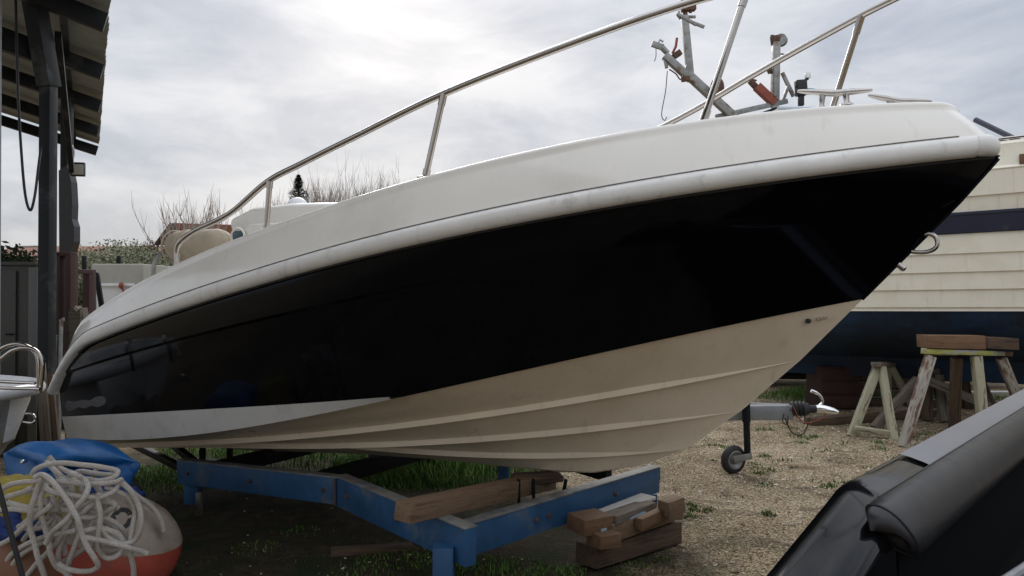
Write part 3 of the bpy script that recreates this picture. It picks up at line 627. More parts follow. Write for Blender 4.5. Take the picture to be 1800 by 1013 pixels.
# far rails and cross members
C0 = P(400, 785, 6.0); 
FR0 = A0 + Vector((.75, 1.25, .02)); FR1 = A1 + Vector((.9, 1.3, .03))
plate(FR0, FR1, .15, edge=False, m=M['dark_steel']); plate(FR1, B1 + Vector((-.25, .22, 0)), .14, edge=False, m=M['dark_steel'])  # far rails of the blue frame coloured dark for the under-boat shade
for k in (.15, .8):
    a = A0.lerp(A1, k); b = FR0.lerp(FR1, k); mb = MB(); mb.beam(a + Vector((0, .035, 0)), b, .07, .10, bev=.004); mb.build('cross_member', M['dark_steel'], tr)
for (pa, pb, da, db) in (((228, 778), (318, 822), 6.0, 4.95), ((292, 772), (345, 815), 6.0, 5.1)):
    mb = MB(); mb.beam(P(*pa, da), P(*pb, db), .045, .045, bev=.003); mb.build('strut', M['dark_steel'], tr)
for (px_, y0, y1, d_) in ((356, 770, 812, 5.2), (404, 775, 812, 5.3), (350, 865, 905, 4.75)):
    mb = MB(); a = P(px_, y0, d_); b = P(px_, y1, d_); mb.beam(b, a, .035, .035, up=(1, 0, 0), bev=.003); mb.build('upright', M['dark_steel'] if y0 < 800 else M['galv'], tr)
for (px_, d_) in ((912, 3.83), (938, 3.9), (987, 4.02)):
    mb = MB(); mb.beam(P(px_, 888, d_), P(px_ + (8 if px_ > 980 else 0), 842, d_), .03, .012, up=(1, .2, 0), bev=.002); mb.build('keel_bracket', M['dark_steel'], tr)
for (px_, py_, d_) in ((780, 985, 3.27), (340, 872, 4.85), (1140, 890, 4.5)):   # feet
    t_ = P(px_, py_ - 18, d_); mb = MB(); mb.beam(Vector((t_.x, t_.y, .045)), t_ + Vector((0, 0, .02)), .09, .09, up=(1, 0, 0), bev=.004); mb.build('foot', M['blue_tr'], tr)
for (x_, y_) in ((FR0.x + .3, FR0.y - .1), (FR1.x, FR1.y)):
    mb = MB(); mb.beam((x_, y_, 0), (x_, y_, .27), .08, .08, up=(1, 0, 0)); mb.build('foot', M['blue_tr'], tr)
# dark wheel + mudguard on the trailer behind
wc = FR0.lerp(FR1, .35) + Vector((.15, .25, 0)); ax_ = Vector((.52, .853, 0))
wh = MB(); wh.lathe(Vector((wc.x, wc.y, .27)) - ax_ * .08, ax_, [(0, .14), (0, .22), (.02, .262), (.05, .27), (.11, .27), (.14, .262), (.16, .22), (.16, .14)], 32); w_ = wh.build('wheel', M['rubber'], tr)
wh = MB(); wh.lathe(Vector((wc.x, wc.y, .27)) - ax_ * .09, ax_, [(0, .04), (.0, .12), (.03, .14), (.14, .14)], 24); wh.build('rim', M['galv'], w_)
for (a_, b_, ks) in ((A0, A1, (.08, .5, .93)), (A1, A2, (.12, .55)), (B0, B1, (.3, .36, .72))):
    dv = (b_ - a_).normalized(); nn = Vector((dv.y, -dv.x, 0)).normalized(); nn = nn if nn.y < 0 else -nn
    for k in ks: mb = MB(); mb.lathe(a_.lerp(b_, k) + nn * .030, nn, [(0, .013), (.008, .013), (.009, .008), (.016, .007)], 6); mb.build('bolt', M['rust'], tr)
# timber under the forefoot
o = timber('timber_beam', P(708, 899, 3.24), P(965, 845, 4.12), .10, .088, M['wood']); tag(o, 'long squared brown timber laid across the blue frame under the boat keel', 'timber')
o = timber('wood_wedge', P(905, 842, 3.93), P(985, 836, 4.05), .10, .035, M['wood_dk'], roll=R(12), jit=.012); tag(o, 'splintered dark wood wedge between the keel and the long timber', 'wedge')
o = timber('wood_pad', Vector((-.62, 3.30, .022)), Vector((-.02, 3.22, .022)), .24, .05, M['wood_dk']); tag(o, 'flat brown board on the soil under the pointed corner of the blue frame', 'board')
o = timber('wood_pad', P(560, 945, 3.85) * Vector((1, 1, 0)) + Vector((0, 0, .02)) if False else Vector((-.98, 4.02, .012)), Vector((-.55, 4.12, .012)), .09, .03, M['wood_dk']); tag(o, 'thin dark plank lying in the shade beneath the boat', 'plank')
# timber block stack right
stk = []
def blk(pa, pb, d1, d2, w, h, m, lab, roll=0, jit=.011, nm='wood_block'):
    o = timber(nm, P(*pa, d1), P(*pb, d2), w, h, m, None, roll, jit); tag(o, lab, 'wood block', 'timber blocks stacked under the blue frame'); return o
blk((1030, 978), (1180, 930), 3.80, 4.22, .15, .105, M['wood_dk'], 'cracked dark sleeper at the bottom of the block stack on the gravel')
blk((1045, 940), (1185, 897), 3.78, 4.20, .12, .075, M['wood'], 'middle timber of the block stack, between cracked sleeper and small blocks')
o = timber('wood_block', P(1012, 922, 3.74), P(1062, 914, 3.84), .15, .082, M['wood_or'], None, 0, .004); tag(o, 'short sawn block with pale end grain at the left top of the stack', 'wood block', 'timber blocks stacked under the blue frame')
o = timber('wood_block', P(1043, 950, 3.70), P(1080, 944, 3.76), .12, .07, M['wood_or'], None, 0, .004); tag(o, 'orange block end jutting out under the short sawn block', 'wood block', 'timber blocks stacked under the blue frame')
o = timber('wood_block', P(1122, 922, 3.86), P(1160, 905, 4.02), .05, .06, M['wood_or'], None, 0, .003); tag(o, 'small orange block wedged in the middle of the stack', 'wood block', 'timber blocks stacked under the blue frame')
o = timber('wood_block', P(1166, 895, 3.98), P(1194, 884, 4.05), .08, .085, M['wood'], None, 0, .003); tag(o, 'nail-holed block end at the right top of the stack', 'wood block', 'timber blocks stacked under the blue frame')
o = timber('board', P(1050, 908, 3.88), P(1140, 872, 4.24), .10, .022, M['plank_wh']); tag(o, 'white painted board lying on top of the block stack', 'board')
o = timber('wood_block', P(1070, 914, 3.82), P(1140, 888, 4.12), .10, .05, M['wood_gr'], None, 0, .003); tag(o, 'grey worn timber directly under the white board', 'wood block', 'timber blocks stacked under the blue frame')
o = timber('batten', P(1056, 935, 3.73), P(1134, 902, 3.98), .014, .022, M['lightblue']); tag(o, 'pale blue batten along the front of the block stack', 'batten')

# ------------------------------------------------------------------ grey trailer with jockey wheel
t2 = thing('boat_trailer', 'galvanised trailer with silver coupling and jockey wheel poking out from behind the boat bow', 'trailer', (2.4, 6.0, 0))
a = P(1100, 728, 6.15); b = P(1392, 724, 5.9); mb = MB(); mb.beam(a, b, .11, .115, bev=.006); mb.build('drawbar', M['galv2'], t2)
mb = MB(); mb.beam(P(1240, 707, 6.3), P(1372, 712, 5.98), .05, .018, bev=.004); mb.build('side_bar', M['galv'], t2)
mb = MB(); ax_ = (P(1430, 722, 5.85) - P(1388, 722, 5.9)).normalized(); c0 = P(1388, 719, 5.9)
mb.lathe(c0, ax_, [(0, .055)] + [(.01 + .014 * i, .066 if i % 2 else .05) for i in range(9)] + [(.14, .045), (.15, .03), (.20, .03)], 20); mb.build('bellows', M['rubber'], t2)
mb = MB(); c1_ = c0 + ax_ * .19
secs = []
for k, (hw, z0, z1) in enumerate(((.026, -.03, .03), (.03, -.035, .035), (.038, -.035, .03), (.042, -.04, .022), (.036, -.042, .010), (.018, -.038, -.012))):
    c = c1_ + ax_ * (.034 * k); sy = Vector((-ax_.y, ax_.x, 0))
    secs.append([c + sy * (hw * math.cos(t)) + Vector((0, 0, (z0 + z1) / 2 + (z1 - z0) / 2 * math.sin(t))) for t in [2 * math.pi * i / 14 for i in range(14)]])
loft(mb, secs); mb.build('coupling', M['chrome'], t2)
mb = MB(); mb.tube(spline([c1_ + Vector((.03, 0, .02)), P(1446, 706, 5.85), P(1440, 694, 5.85), P(1426, 687, 5.85)], 5), [.011] * 12 + [.014] * 4, 10); mb.build('coupling_lever', M['chrome'], t2)
mb = MB(); mb.tube([P(1312, 735, 5.86), P(1314, 802, 5.86)], .026, 14); mb.tube([P(1311, 700, 5.86), P(1312, 742, 5.86)], .033, 14); jk = mb.build('jockey_tube', M['dark_steel'], t2)
mb = MB(); mb.beam(P(1290, 808, 5.80), P(1322, 802, 5.82), .008, .05, up=(0, 0, 1), bev=.002); mb.build('fork', M['galv'], jk)
jc = P(1289, 808, 5.86); ja = Vector((.45, -1, 0)).normalized()
mb = MB(); mb.lathe(jc - ja * .03, ja, [(0, .07), (0, .09), (.008, .106), (.02, .113), (.04, .113), (.052, .106), (.06, .09), (.06, .07)], 32, False); jw = mb.build('jockey_wheel', M['rubber'], t2)
mb = MB(); mb.lathe(jc - ja * .034, ja, [(0, .02), (.0, .07), (.01, .074), (.056, .074), (.064, .074), (.066, .066), (.052, .052), (.050, .034), (.066, .026), (.076, .022), (.076, .01)], 28); mb.build('rim', M['galv'], jw)
mb = MB(); mb.tube(spline([P(1395, 715, 5.82), P(1410, 742, 5.8), P(1440, 738, 5.8), P(1456, 722, 5.82)], 6), .004, 6); mb.build('breakaway_cable', M['redor'], t2)
mb = MB(); mb.tube(spline([P(1380, 735, 5.84), P(1392, 760, 5.83), P(1412, 763, 5.83), P(1424, 735, 5.83)], 6), .005, 6); mb.tube(spline([P(1378, 728, 5.83), P(1376, 742, 5.82), P(1384, 746, 5.82), P(1385, 732, 5.82)], 5), .004, 6); mb.build('wire', M['plastic_blk'], t2)
mb = MB(); mb.beam(P(1100, 728, 6.15), P(880, 724, 6.9), .10, .115); mb.beam((-.3, 7.4, .42), (.9, 8.2, .42), .08, .08); mb.build('rear_frame', M['galv2'], t2)
for (x_, y_) in ((-.35, 7.35), (.95, 8.25)):
    mb = MB(); ax2 = Vector((.83, .55, 0)); mb.lathe(Vector((x_, y_, .3)) - ax2 * .08, ax2, [(0, .16), (0, .25), (.03, .3), (.13, .3), (.16, .25), (.16, .16)], 28); mb.build('wheel', M['rubber'], t2)

# ------------------------------------------------------------------ cream lapstrake boat at right
RA = Vector((.835, -.55, 0)); RN = Vector((-.55, -.835, 0)); RO = Vector((2.45, 8.58, 0))
rb_ = thing('cabin_boat', 'big old cream clinker boat with a navy band and blue antifouling, propped on wooden trestles', 'boat', (RO.x, RO.y, 0))
def RWp(s, t, z): return RO + RA * s - RN * 1.35 + RN * t + Vector((0, 0, z))
LR = 8.2
def bb(s, m):   # half breadth: full aft, closes at the bow
    q = s / LR; return m * (1 - max(0, (q - .42) / .58) ** 2.4) * (.93 + .07 * min(1, q * 4))
def sheer(s): return .012 * s + .0045 * s * s * .5
lev = [(.42, .05, 0), (.66, .10, 0), (.80, .45, 0), (.93, .98, 0), (1.08, 1.16, 0), (1.225, 1.245, 0), (1.265, 1.26, 1), (1.44, 1.285, 1), (1.61, 1.305, 1), (1.79, 1.325, 1), (1.985, 1.345, 1), (2.165, 1.36, 2), (2.33, 1.375, 3), (2.56, 1.385, 3), (2.78, 1.36, 3)]
ss = [LR * i / 50 for i in range(51)]
def rrow(z, b, db=0, dzz=0): return [(s, bb(s, b) + (db if s < LR - .3 else 0), z + dzz + sheer(s) * (.35 + .65 * (z - .78) / 2)) for s in ss]
def rside(rows, mb):
    for sg in (1, -1): mb.grid([[RWp(s, t * sg, z) for s, t, z in r] for r in rows])
mb = MB(); rside([rrow(z, b) for z, b, k in lev[:6]], mb); mb.build('hull_bottom', M['antifoul'], rb_, smooth=40)
mb = MB(); rws = []
pl = [1.225, 1.265, 1.44, 1.61, 1.79, 1.985]; br = [1.245, 1.26, 1.285, 1.305, 1.325, 1.345]
for i in range(len(pl) - 1): rws += [rrow(pl[i], br[i], .018), rrow(pl[i + 1], br[i + 1], 0, -.004)]
rside(rws, mb); mb.build('clinker_planking', M['cream_boat'], rb_, smooth=20)
mb = MB(); rside([rrow(1.985, 1.345, .022), rrow(2.15, 1.36, .024), rrow(2.16, 1.36, .03), rrow(2.185, 1.36, .03), rrow(2.19, 1.36, 0)], mb); mb.build('navy_band', M['navy'], rb_, smooth=20)
mb = MB(); rside([rrow(2.185, 1.36, .0), rrow(2.33, 1.375, 0), rrow(2.335, 1.375, .02), rrow(2.56, 1.38, .02), rrow(2.575, 1.38, .03), rrow(2.60, 1.38, .01), rrow(2.78, 1.35, .0), rrow(2.81, 1.33, .02), rrow(2.84, 1.33, -.01), rrow(2.84, 1.2, -.02)], mb)
mb.build('bulwark', M['cream_boat'], rb_, smooth=20)
mb = MB()
s = 0; ring = [RWp(0, bb(0, b), z) for z, b, k in lev] + [RWp(0, -bb(0, b), z) for z, b, k in reversed(lev)]; mb.add(ring, [tuple(range(len(ring)))]); mb.build('transom', M['cream_boat'], rb_, smooth=0)
mb = MB(); rside([rrow(2.83, 1.2), rrow(2.86, .6), rrow(2.87, .0)], mb); mb.build('deck', M['cream_boat'], rb_)
mb = MB(); mb.box(RWp(4.2, .3, 3.0), (2.2, 1.3, .28), Quaternion((0, 0, 1), -math.atan2(.55, .835)), .06); cb_ = mb.build('cabin_top', M['cream_boat'], rb_)
mb = MB(); mb.tube([P(1715, 211, 8.1), P(1795, 250, 7.5), P(1850, 256, 7.2)], .030, 8); mb.tube([P(1752, 248, 7.8), P(1796, 251, 7.5)], .016, 8); wf = mb.build('windscreen_frame', M['navy'], rb_)
mb = MB(); mb.tube([RWp(s, bb(s, 1.33) - .03, 2.87 + sheer(s)) for s in ss if 1.0 < s < 6], .014, 8); mb.build('gunwale_rail', M['steel'], rb_)
mb = MB(); mb.box(P(1812, 278, 6.93), (.18, .03, .09), Quaternion((0, 0, 1), -math.atan2(.55, .835)), .005); mb.build('teak_trim', M['wood_or'], rb_)

# ------------------------------------------------------------------ trestles under the cream boat
def trestle(nm, lab, legs, top, tm, lm, extra=(), loc=(0, 0, 0)):
    t = thing(nm, lab, 'trestle', loc)
    for i, (a, b, w, m) in enumerate(legs): timber('leg', a, b, w, w * .8, m, t, up=(0, 1, .1))
    for (a, b, w, h, m) in top: timber('top_beam', a, b, w, h, m, t)
    for (a, b, w, h, m) in extra: timber('crossbar', a, b, w, h, m, t, up=(0, 1, .2))
    return t
def gnd(px, d, dz=0): return Vector(((px - 900) / FPX * d, d, dz))
D = 6.95
trestle('trestle', 'tall trestle with a yellow splashed top and peeling white legs under the cream boat', [
    (gnd(1586, 6.85), P(1636, 626, 6.95), .085, M['wood_fl']), (gnd(1730, 6.9), P(1716, 626, 6.95), .085, M['wood_wh']),
    (gnd(1676, 7.6), P(1682, 630, 7.25), .09, M['wood_dk']), (gnd(1812, 7.5), P(1760, 630, 7.25), .085, M['wood_fl'])],
    [(P(1622, 617, 6.95), P(1722, 620, 6.95), .09, .05, M['wood_ye']), (P(1672, 620, 7.25), P(1775, 622, 7.25), .09, .05, M['wood_dk']), (P(1718, 621, 6.98), P(1768, 622, 7.28), .07, .045, M['wood_ye']), (P(1628, 620, 6.98), P(1678, 621, 7.22), .06, .04, M['wood_ye'])],
    M['wood_ye'], M['wood_fl'], loc=gnd(1680, 7))
o = timber('wood_block', P(1622, 600, 7.0), P(1720, 601, 7.0), .22, .125, M['wood_or']); tag(o, 'reddish brown timber block between the yellow topped trestle and the cream hull', 'wood block')
o = timber('wood_block', P(1722, 602, 7.12), P(1776, 604, 7.2), .2, .11, M['wood_dk']); tag(o, 'dark timber block at the right end of the yellow topped trestle', 'wood block')
trestle('trestle', 'low cream painted A-frame trestle beside the trailer coupling', [
    (gnd(1494, 7.35), P(1543, 645, 7.6), .075, M['wood_wh']), (gnd(1571, 7.15), P(1549, 645, 7.6), .075, M['wood_wh']),
    (gnd(1560, 8.9), P(1560, 645, 8.7), .075, M['wood_wh']), (gnd(1610, 8.8), P(1566, 645, 8.7), .075, M['wood_wh'])],
    [(P(1540, 641, 7.5), P(1568, 641, 8.8), .10, .05, M['wood_gr'])], M['wood_wh'], M['wood_wh'],
    extra=[(P(1502, 753, 7.3), P(1568, 762, 7.2), .05, .05, M['wood_wh'])], loc=gnd(1540, 7.6))
o = timber('plank', gnd(1535, 7.5, .05), P(1612, 668, 7.9), .09, .06, M['wood_gr'], up=(0, 1, .2)); tag(o, 'grey plank leaning diagonally between the two trestles', 'plank')
o = timber('plank', P(1630, 668, 8.2), P(1740, 715, 7.9), .09, .06, M['wood_gr'], up=(0, 1, .2)); tag(o, 'grey plank sloping down behind the yellow topped trestle', 'plank')
trestle('trestle', 'dark trestle standing in the shade behind the yellow topped one', [
    (gnd(1628, 8.3), P(1630, 660, 8.4), .10, M['wood_dk']), (gnd(1660, 8.2), P(1648, 660, 8.4), .10, M['wood_gr']), (gnd(1700, 9.1), P(1694, 655, 9.1), .10, M['wood_dk']), (gnd(1745, 9.0), P(1715, 655, 9.1), .1, M['wood_gr'])],
    [(P(1622, 652, 8.4), P(1725, 648, 9.1), .11, .07, M['wood_gr'])], 0, 0, loc=gnd(1660, 8.5))
for i, (a, b, w, h, m, lab) in enumerate((
    ((1420, 752, 8.0), (1640, 742, 8.6), .12, .08, 'wood_dk', 'dark sleeper lying on the grass behind the A-frame trestle'),
    ((1470, 720, 9.6), (1830, 728, 9.0), .14, .10, 'wood_gr', 'long grey beam on the ground behind all the trestles'),
    ((1486, 655, 9.8), (1625, 668, 9.6), .08, .10, 'wood_gr', 'grey board nailed along the timber pile behind the A-frame trestle'))):
    p, q = P(*a), P(*b)
    if i < 2: p.z = h / 2; q.z = h / 2
    o = timber('timber_beam', p, q, w, h, M[m]); tag(o, lab, 'timber')
mb = MB(); mb.box(P(1762, 704, 10.2) , (1.1, .05, .28), Matrix.Rotation(R(20), 3, 'X'), .01); mb.box(P(1762, 720, 10.1), (1.0, .3, .12)); o = mb.build('board_stack', M['plank_wh'], None, gnd(1762, 10.2)); tag(o, 'white boards leaning in daylight beyond the cream boat', 'boards')
# brown crate and timber pile
t = thing('wooden_crate', 'red brown wooden crate in the dark behind the trailer coupling', 'crate', gnd(1460, 9.3))
mb = MB(); c = gnd(1462, 9.3, .27); mb.box(c, (.46, .5, .52), None, .01); mb.build('body', M['rust_red'], t)
for k in (-.17, 0, .17): mb = MB(); mb.box(c + Vector((0, -.26, k)), (.50, .025, .14), None, .004); mb.build('slat', M['rust_red'], t)
t = thing('timber_pile', 'pile of old dark planks stacked beyond the A-frame trestle', 'planks', gnd(1540, 10.2))
for k in range(6):
    timber('plank', gnd(1470, 10.2 + .05 * k, .07 + .11 * k), gnd(1640 - 12 * k, 10.3, .06 + .11 * k), .25, .09, M['wood_dk'] if k % 2 else M['wood_gr'], t)

# a dark launch lying beyond, and the covered dinghy whose deck shows over the bow
def simple_boat(nm, lab, O, ang, L, hw, z0, z1, m_h, m_d, cat='boat', wall=True, blunt=2.2):
    t = thing(nm, lab, cat, (O.x, O.y, 0)); c_, s_ = math.cos(ang), math.sin(ang)
    def W_(a, b, z): return Vector((O.x + a * c_ - b * s_, O.y + a * s_ + b * c_, z))
    st = [L * i / 24 for i in range(25)]
    def br_(a): q = a / L; return hw * (1 - max(0, (q - .35) / .65) ** blunt)
    def sh_(a): return z1 + (z1 - z0) * .14 * (a / L) ** 2
    def kz(a): q = a / L; return z0 + (z1 - z0) * .9 * max(0, (q - .6) / .4) ** 2.5
    rows_ = []
    for f, bfr in ((0, 0.02), (.25, .72), (.4, .88), (.75, .97), (1, 1)):
        rows_.append([(a, br_(a) * bfr, kz(a) + (sh_(a) - kz(a)) * f) for a in st])
    mb = MB()
    for sg in (1, -1): mb.grid([[W_(a, b * sg, z) for a, b, z in r] for r in rows_])
    ring = [W_(r[0][0], r[0][1], r[0][2]) for r in rows_] + [W_(r[0][0], -r[0][1], r[0][2]) for r in reversed(rows_)]; mb.add(ring, [tuple(range(len(ring)))])
    mb.build('hull', m_h, t, smooth=35)
    mb = MB(); e = rows_[-1]
    for sg in (1, -1): mb.grid([[W_(a, b * sg, z) for a, b, z in e], [W_(a, b * sg * .9, z + .03) for a, b, z in e], [W_(a, 0, z + .03 + .14 * math.sin(math.pi * min(1, a / L + .1))) for a, b, z in e]])
    mb.build('deck', m_d, t, smooth=50)
    mb = MB(); mb.tube([W_(a, b, z) for a, b, z in e] + [W_(a, -b, z) for a, b, z in reversed(e)], .028, 8); mb.build('rub_rail', m_d, t)
    return t, W_
dk, _ = simple_boat('launch', 'dark hulled launch lying low in the shadow beyond the cream boat', Vector((2.9, 12.2, 0)), R(-8), 6.5, 1.1, .05, 1.3, M['navy'], M['dark_steel'])
pale = mat('pale_blue_cover', (.50, .58, .66), .35, var=.05, scale=4, bump=.2, bscale=5)
dh, Wd = simple_boat('dinghy', 'pale blue-white covered dinghy stored high beyond the bow, under the black lamp', P(1338, 240, 11.0) * Vector((1, 1, 0)), R(6), 1.75, .55, 3.62, 4.06, M['white_pl'], pale, blunt=3)
rk = thing('storage_rack', 'tall steel rack behind the cream boat holding trailer parts and the pale dinghy', 'rack', (3.0, 11.4, 0))
zr_ = P(0, 250, 11.2).z
for px_ in (1190, 1560):
    for d_ in (11.0, 11.9): mb = MB(); g = gnd(px_, d_); mb.beam(g, Vector((g.x, g.y, zr_)), .09, .09, up=(1, 0, 0)); mb.build('upright', M['dark_steel'], rk)
for d_ in (11.0, 11.9): mb = MB(); a, b = gnd(1180, d_), gnd(1570, d_); a.z = b.z = zr_; mb.beam(a, b, .09, .10); mb.build('rack_beam', M['dark_steel'], rk)
for px_ in (1230, 1330, 1430, 1520): mb = MB(); a, b = gnd(px_, 10.9), gnd(px_ * .95 + 45, 12.0); a.z = b.z = zr_ - .09; mb.beam(a, b, .07, .06); mb.build('cross_bar', M['dark_steel'], rk)

# ------------------------------------------------------------------ winch masts of stacked trailers behind the bow
def tpart(t, nm, m, *beams, tubes=()):
    mb = MB()
    for (a, b, w, h) in beams: mb.beam(a, b, w * 1.45, h * 1.45, up=(0, 1, .05), bev=.004)
    for (pts, r) in tubes: mb.tube(pts, r * 1.5, 8)
    return mb.build(nm, M[m], t)
d = 11.2
t = thing('winch_post', 'tall grey steel winch post with a rusty head, behind the boat rail', 'winch post', gnd(1230, d))
tpart(t, 'drawbar', 'galv', (P(1168, 98, d), P(1215, 140, d), .07, .09), (P(1210, 132, d), P(1300, 215, d), .08, .09), (P(1300, 215, d), P(1335, 246, d), .08, .09))
tpart(t, 'post', 'galv', (P(1203, 28, d), P(1214, 140, d), .07, .065), (P(1200, 140, d), P(1213, 100, d), .03, .05))
tpart(t, 'winch_head', 'rust', (P(1198, 12, d), P(1222, 10, d), .10, .09), (P(1200, -6, d), P(1206, 34, d), .04, .04), (P(1216, -4, d), P(1214, 22, d), .03, .05))
tpart(t, 'bracket', 'galv', (P(1190, 24, d - .04), P(1224, 44, d - .04), .03, .03), (P(1208, 30, d), P(1223, 30, d), .03, .015), (P(1218, 40, d), P(1238, 48, d), .03, .03), tubes=(([P(1196, 34, d), P(1190, 26, d), P(1194, 20, d)], .012),))
tpart(t, 'coupling', 'galv', (P(1146, 77, d), P(1166, 84, d), .06, .035), tubes=(([P(1156, 78, d), P(1160, 70, d), P(1166, 74, d)], .01), ([P(1164, 84, d), P(1174, 94, d)], .03)))
tpart(t, 'brake_lever', 'redor', tubes=(([P(1182, 94, d), P(1188, 82, d), P(1190, 67, d)], .013),))
tpart(t, 'clamp', 'rust', (P(1184, 100, d), P(1196, 92, d), .06, .07))
tpart(t, 'hinge', 'rust', (P(1198, 140, d - .12), P(1212, 138, d - .12), .05, .05))
tpart(t, 'stay', 'galv', (P(1168, 100, d), P(1172, 120, d), .03, .04))
tpart(t, 'cable', 'plastic_blk', tubes=((spline([P(1153, 84, d), P(1153, 100, d), P(1150, 108, d)], 4), .004), (spline([P(1173, 125, d), P(1170, 160, d), P(1163, 200, d), P(1168, 212, d), P(1172, 206, d)], 5), .0045), (spline([P(1176, 122, d), P(1188, 130, d), P(1196, 140, d), P(1204, 132, d)], 5), .007)))
mb = MB(); mb.lathe(P(1263, 155, d - .1), Vector((-.75, 1, .25)), [(0, .02), (0, .13), (.015, .155), (.03, .155), (.045, .13), (.045, .02)], 28); tpd = mb.build('hand_wheel', M['rust'], t)
d = 11.3
t = thing('winch_post', 'shorter rusty winch post with red arm standing behind the far rail', 'winch post', gnd(1365, d))
tpart(t, 'post', 'galv', (P(1364, 75, d), P(1362, 185, d), .075, .07), (P(1362, 118, d - .04), P(1362, 170, d - .04), .03, .06), (P(1375, 128, d), P(1395, 170, d), .035, .035), (P(1386, 150, d), P(1376, 178, d), .03, .03))
tpart(t, 'winch_head', 'rust', (P(1356, 72, d), P(1368, 70, d), .09, .07), (P(1357, 62, d), P(1358, 76, d), .03, .03), tubes=(([P(1370, 95, d), P(1384, 96, d)], .008),))
mb = MB(); mb.lathe(P(1373, 71, d), (.6, 1, 0), [(-.045, .08), (-.045, .09), (-.025, .09), (-.02, .055), (.02, .055), (.025, .09), (.045, .09), (.045, .03)], 20); mb.build('drum', M['galv'], t)
tpart(t, 'red_arm', 'redor', (P(1330, 152, d), P(1362, 182, d), .08, .09))
tpart(t, 'coupling', 'rust', (P(1318, 142, d), P(1333, 158, d), .05, .06), (P(1350, 120, d), P(1358, 128, d), .04, .03), tubes=(([P(1322, 148, d), P(1324, 140, d), P(1330, 142, d)], .01), ([P(1347, 118, d), P(1352, 130, d)], .012)))
tpart(t, 'drawbar', 'galv', (P(1258, 206, d), P(1384, 178, d), .05, .04), (P(1362, 180, d), P(1362, 250, d), .07, .06))
t = thing('stern_lamp', 'small black outboard bracket carrying a clear lamp, above the pale dinghy', 'lamp', Wd(1.0, 0, 3.0))
d = 11.0
tpart(t, 'bracket', 'plastic_blk', (P(1407, 142, d), P(1409, 168, d), .10, .09), (P(1412, 144, d), P(1420, 138, d), .03, .03), (P(1398, 150, d), P(1404, 150, d), .05, .05), (P(1408, 166, d), P(1408, 186, d), .05, .05))
mb = MB(); mb.box(P(1420, 133, d), (.075, .07, .08), None, .01); mb.build('lamp_glass', M['white_pl'], t)
mb = MB(); mb.ell(P(1422, 161, d), (.13, .08, .045)); mb.build('teal_cap', M['tealp'], t)

# ------------------------------------------------------------------ black boat in the right foreground
nb = thing('black_boat', 'near black boat corner with a padded bolster, bottom right of the yard', 'boat', (1.6, 2.4, 0))
O1 = P(1480, 851, 1.97); O2 = P(1800, 684, 3.94); dirn = (O2 - O1).normalized(); O3 = O1 + dirn * 5
I1 = P(1577, 893, 1.90); I2 = P(1815, 705, 3.6)
dI = (O2 - O1).normalized(); I3 = I1 + dI * 5
NS = P(1343, 1016, 1.72); NI = P(1496, 1020, 1.60); NS2 = P(1250, 1140, 1.62); NI2 = P(1440, 1140, 1.5)
mb = MB()
pt = lambda a, b, k, dz=0: a.lerp(b, k) + Vector((0, 0, dz))
rowsn = []
for (a, b) in ((NS2, NI2), (NS, NI), (O1.lerp(NS, .18) , I1.lerp(NI, .18)), (O1.lerp(NS, .06) + Vector((0, 0, .002)), I1.lerp(NI, .06) + Vector((0, 0, .002))), (O1 + dI * .04 + Vector((0, 0, .003)), I1 + dI * .04 + Vector((0, 0, .003))), (O1 + dI * .2, I1 + dI * .2)) + tuple((O1 + dI * k, I1 + dI * k) for k in (.5, 1, 2, 3, 3.4)):
    rowsn.append([a + Vector((0, 0, -.9)) + (a - b).normalized() * .02, a + (a - b).normalized() * .012 + Vector((0, 0, -.03)), a + (a - b).normalized() * .004 + Vector((0, 0, -.007))] + [pt(a, b, k, .006 * math.sin(math.pi * k)) for k in (0.06, .3, .6, .94)] + [b + Vector((0, 0, -.008)), b + (b - a).normalized() * .01 + Vector((0, 0, -.035)), b + Vector((0, 0, -1.0)) + (b - a).normalized() * .03])
mb.grid(rowsn); hullp = mb.build('hull', M['near_gel'], nb, smooth=35)
mb = MB()   # thin grey strip painting the sky's reflection on the black gunwale top
sect = []
for k in (.47, .5, .7, 1, 2, 3, 3.38):
    a = O1 + dI * k; b = I1 + dI * k; zz = Vector((0, 0, .009))
    sect.append([pt(a, b, u, .006 * math.sin(math.pi * u)) + zz for u in (.07, .3, .6, .93)])
mb.grid(sect); mb.build('gunwale_sky_sheen', M['near_top_sheen'], nb, smooth=40)
# bolster: soft roll along the inside
mb = MB(); sy = Vector((dI.y, -dI.x, 0)).normalized(); secs = []
for i, (k, f) in enumerate(((0, .12), (.003, .40), (.010, .62), (.022, .79), (.04, .90), (.065, .965), (.10, 1), (.2, 1), (.5, 1), (1, 1), (2, 1), (3.0, 1), (3.5, 1))):
    c = I1 + dI * (k - .185) + sy * .020 + Vector((0, 0, -.026))
    sec = []
    for t_ in [2 * math.pi * j / 28 for j in range(28)]:
        cx_, cz_ = math.cos(t_), math.sin(t_)
        ex = .046 * abs(cx_) ** .9 * (1 if cx_ >= 0 else -1); ez = .068 * abs(cz_) ** .85 * (1 if cz_ >= 0 else -1)
        sec.append(c + sy * (ex * f + .030 * (-ez) / .072) + Vector((0, 0, ez * f)) + dI * ((.075 - ez) * .5 * (1 - min(1, k / .6))))
    secs.append(sec)
loft(mb, secs); bo = mb.build('bolster', M['vinyl'], nb, smooth=70); bo['label'] = 'padded black vinyl bolster with piped end'
mb = MB(); mb.tube([q[8] + (q[8] - q[22]).normalized() * .0005 for q in secs[6:]], .0022, 6); mb.build('seam', M['vinyl'], bo)
mb = MB(); mb.tube(secs[4] + [secs[4][0]], .0038, 8); mb.build('piping', M['vinyl'], bo)
mb = MB(); up_ = Vector((0, 0, 1))
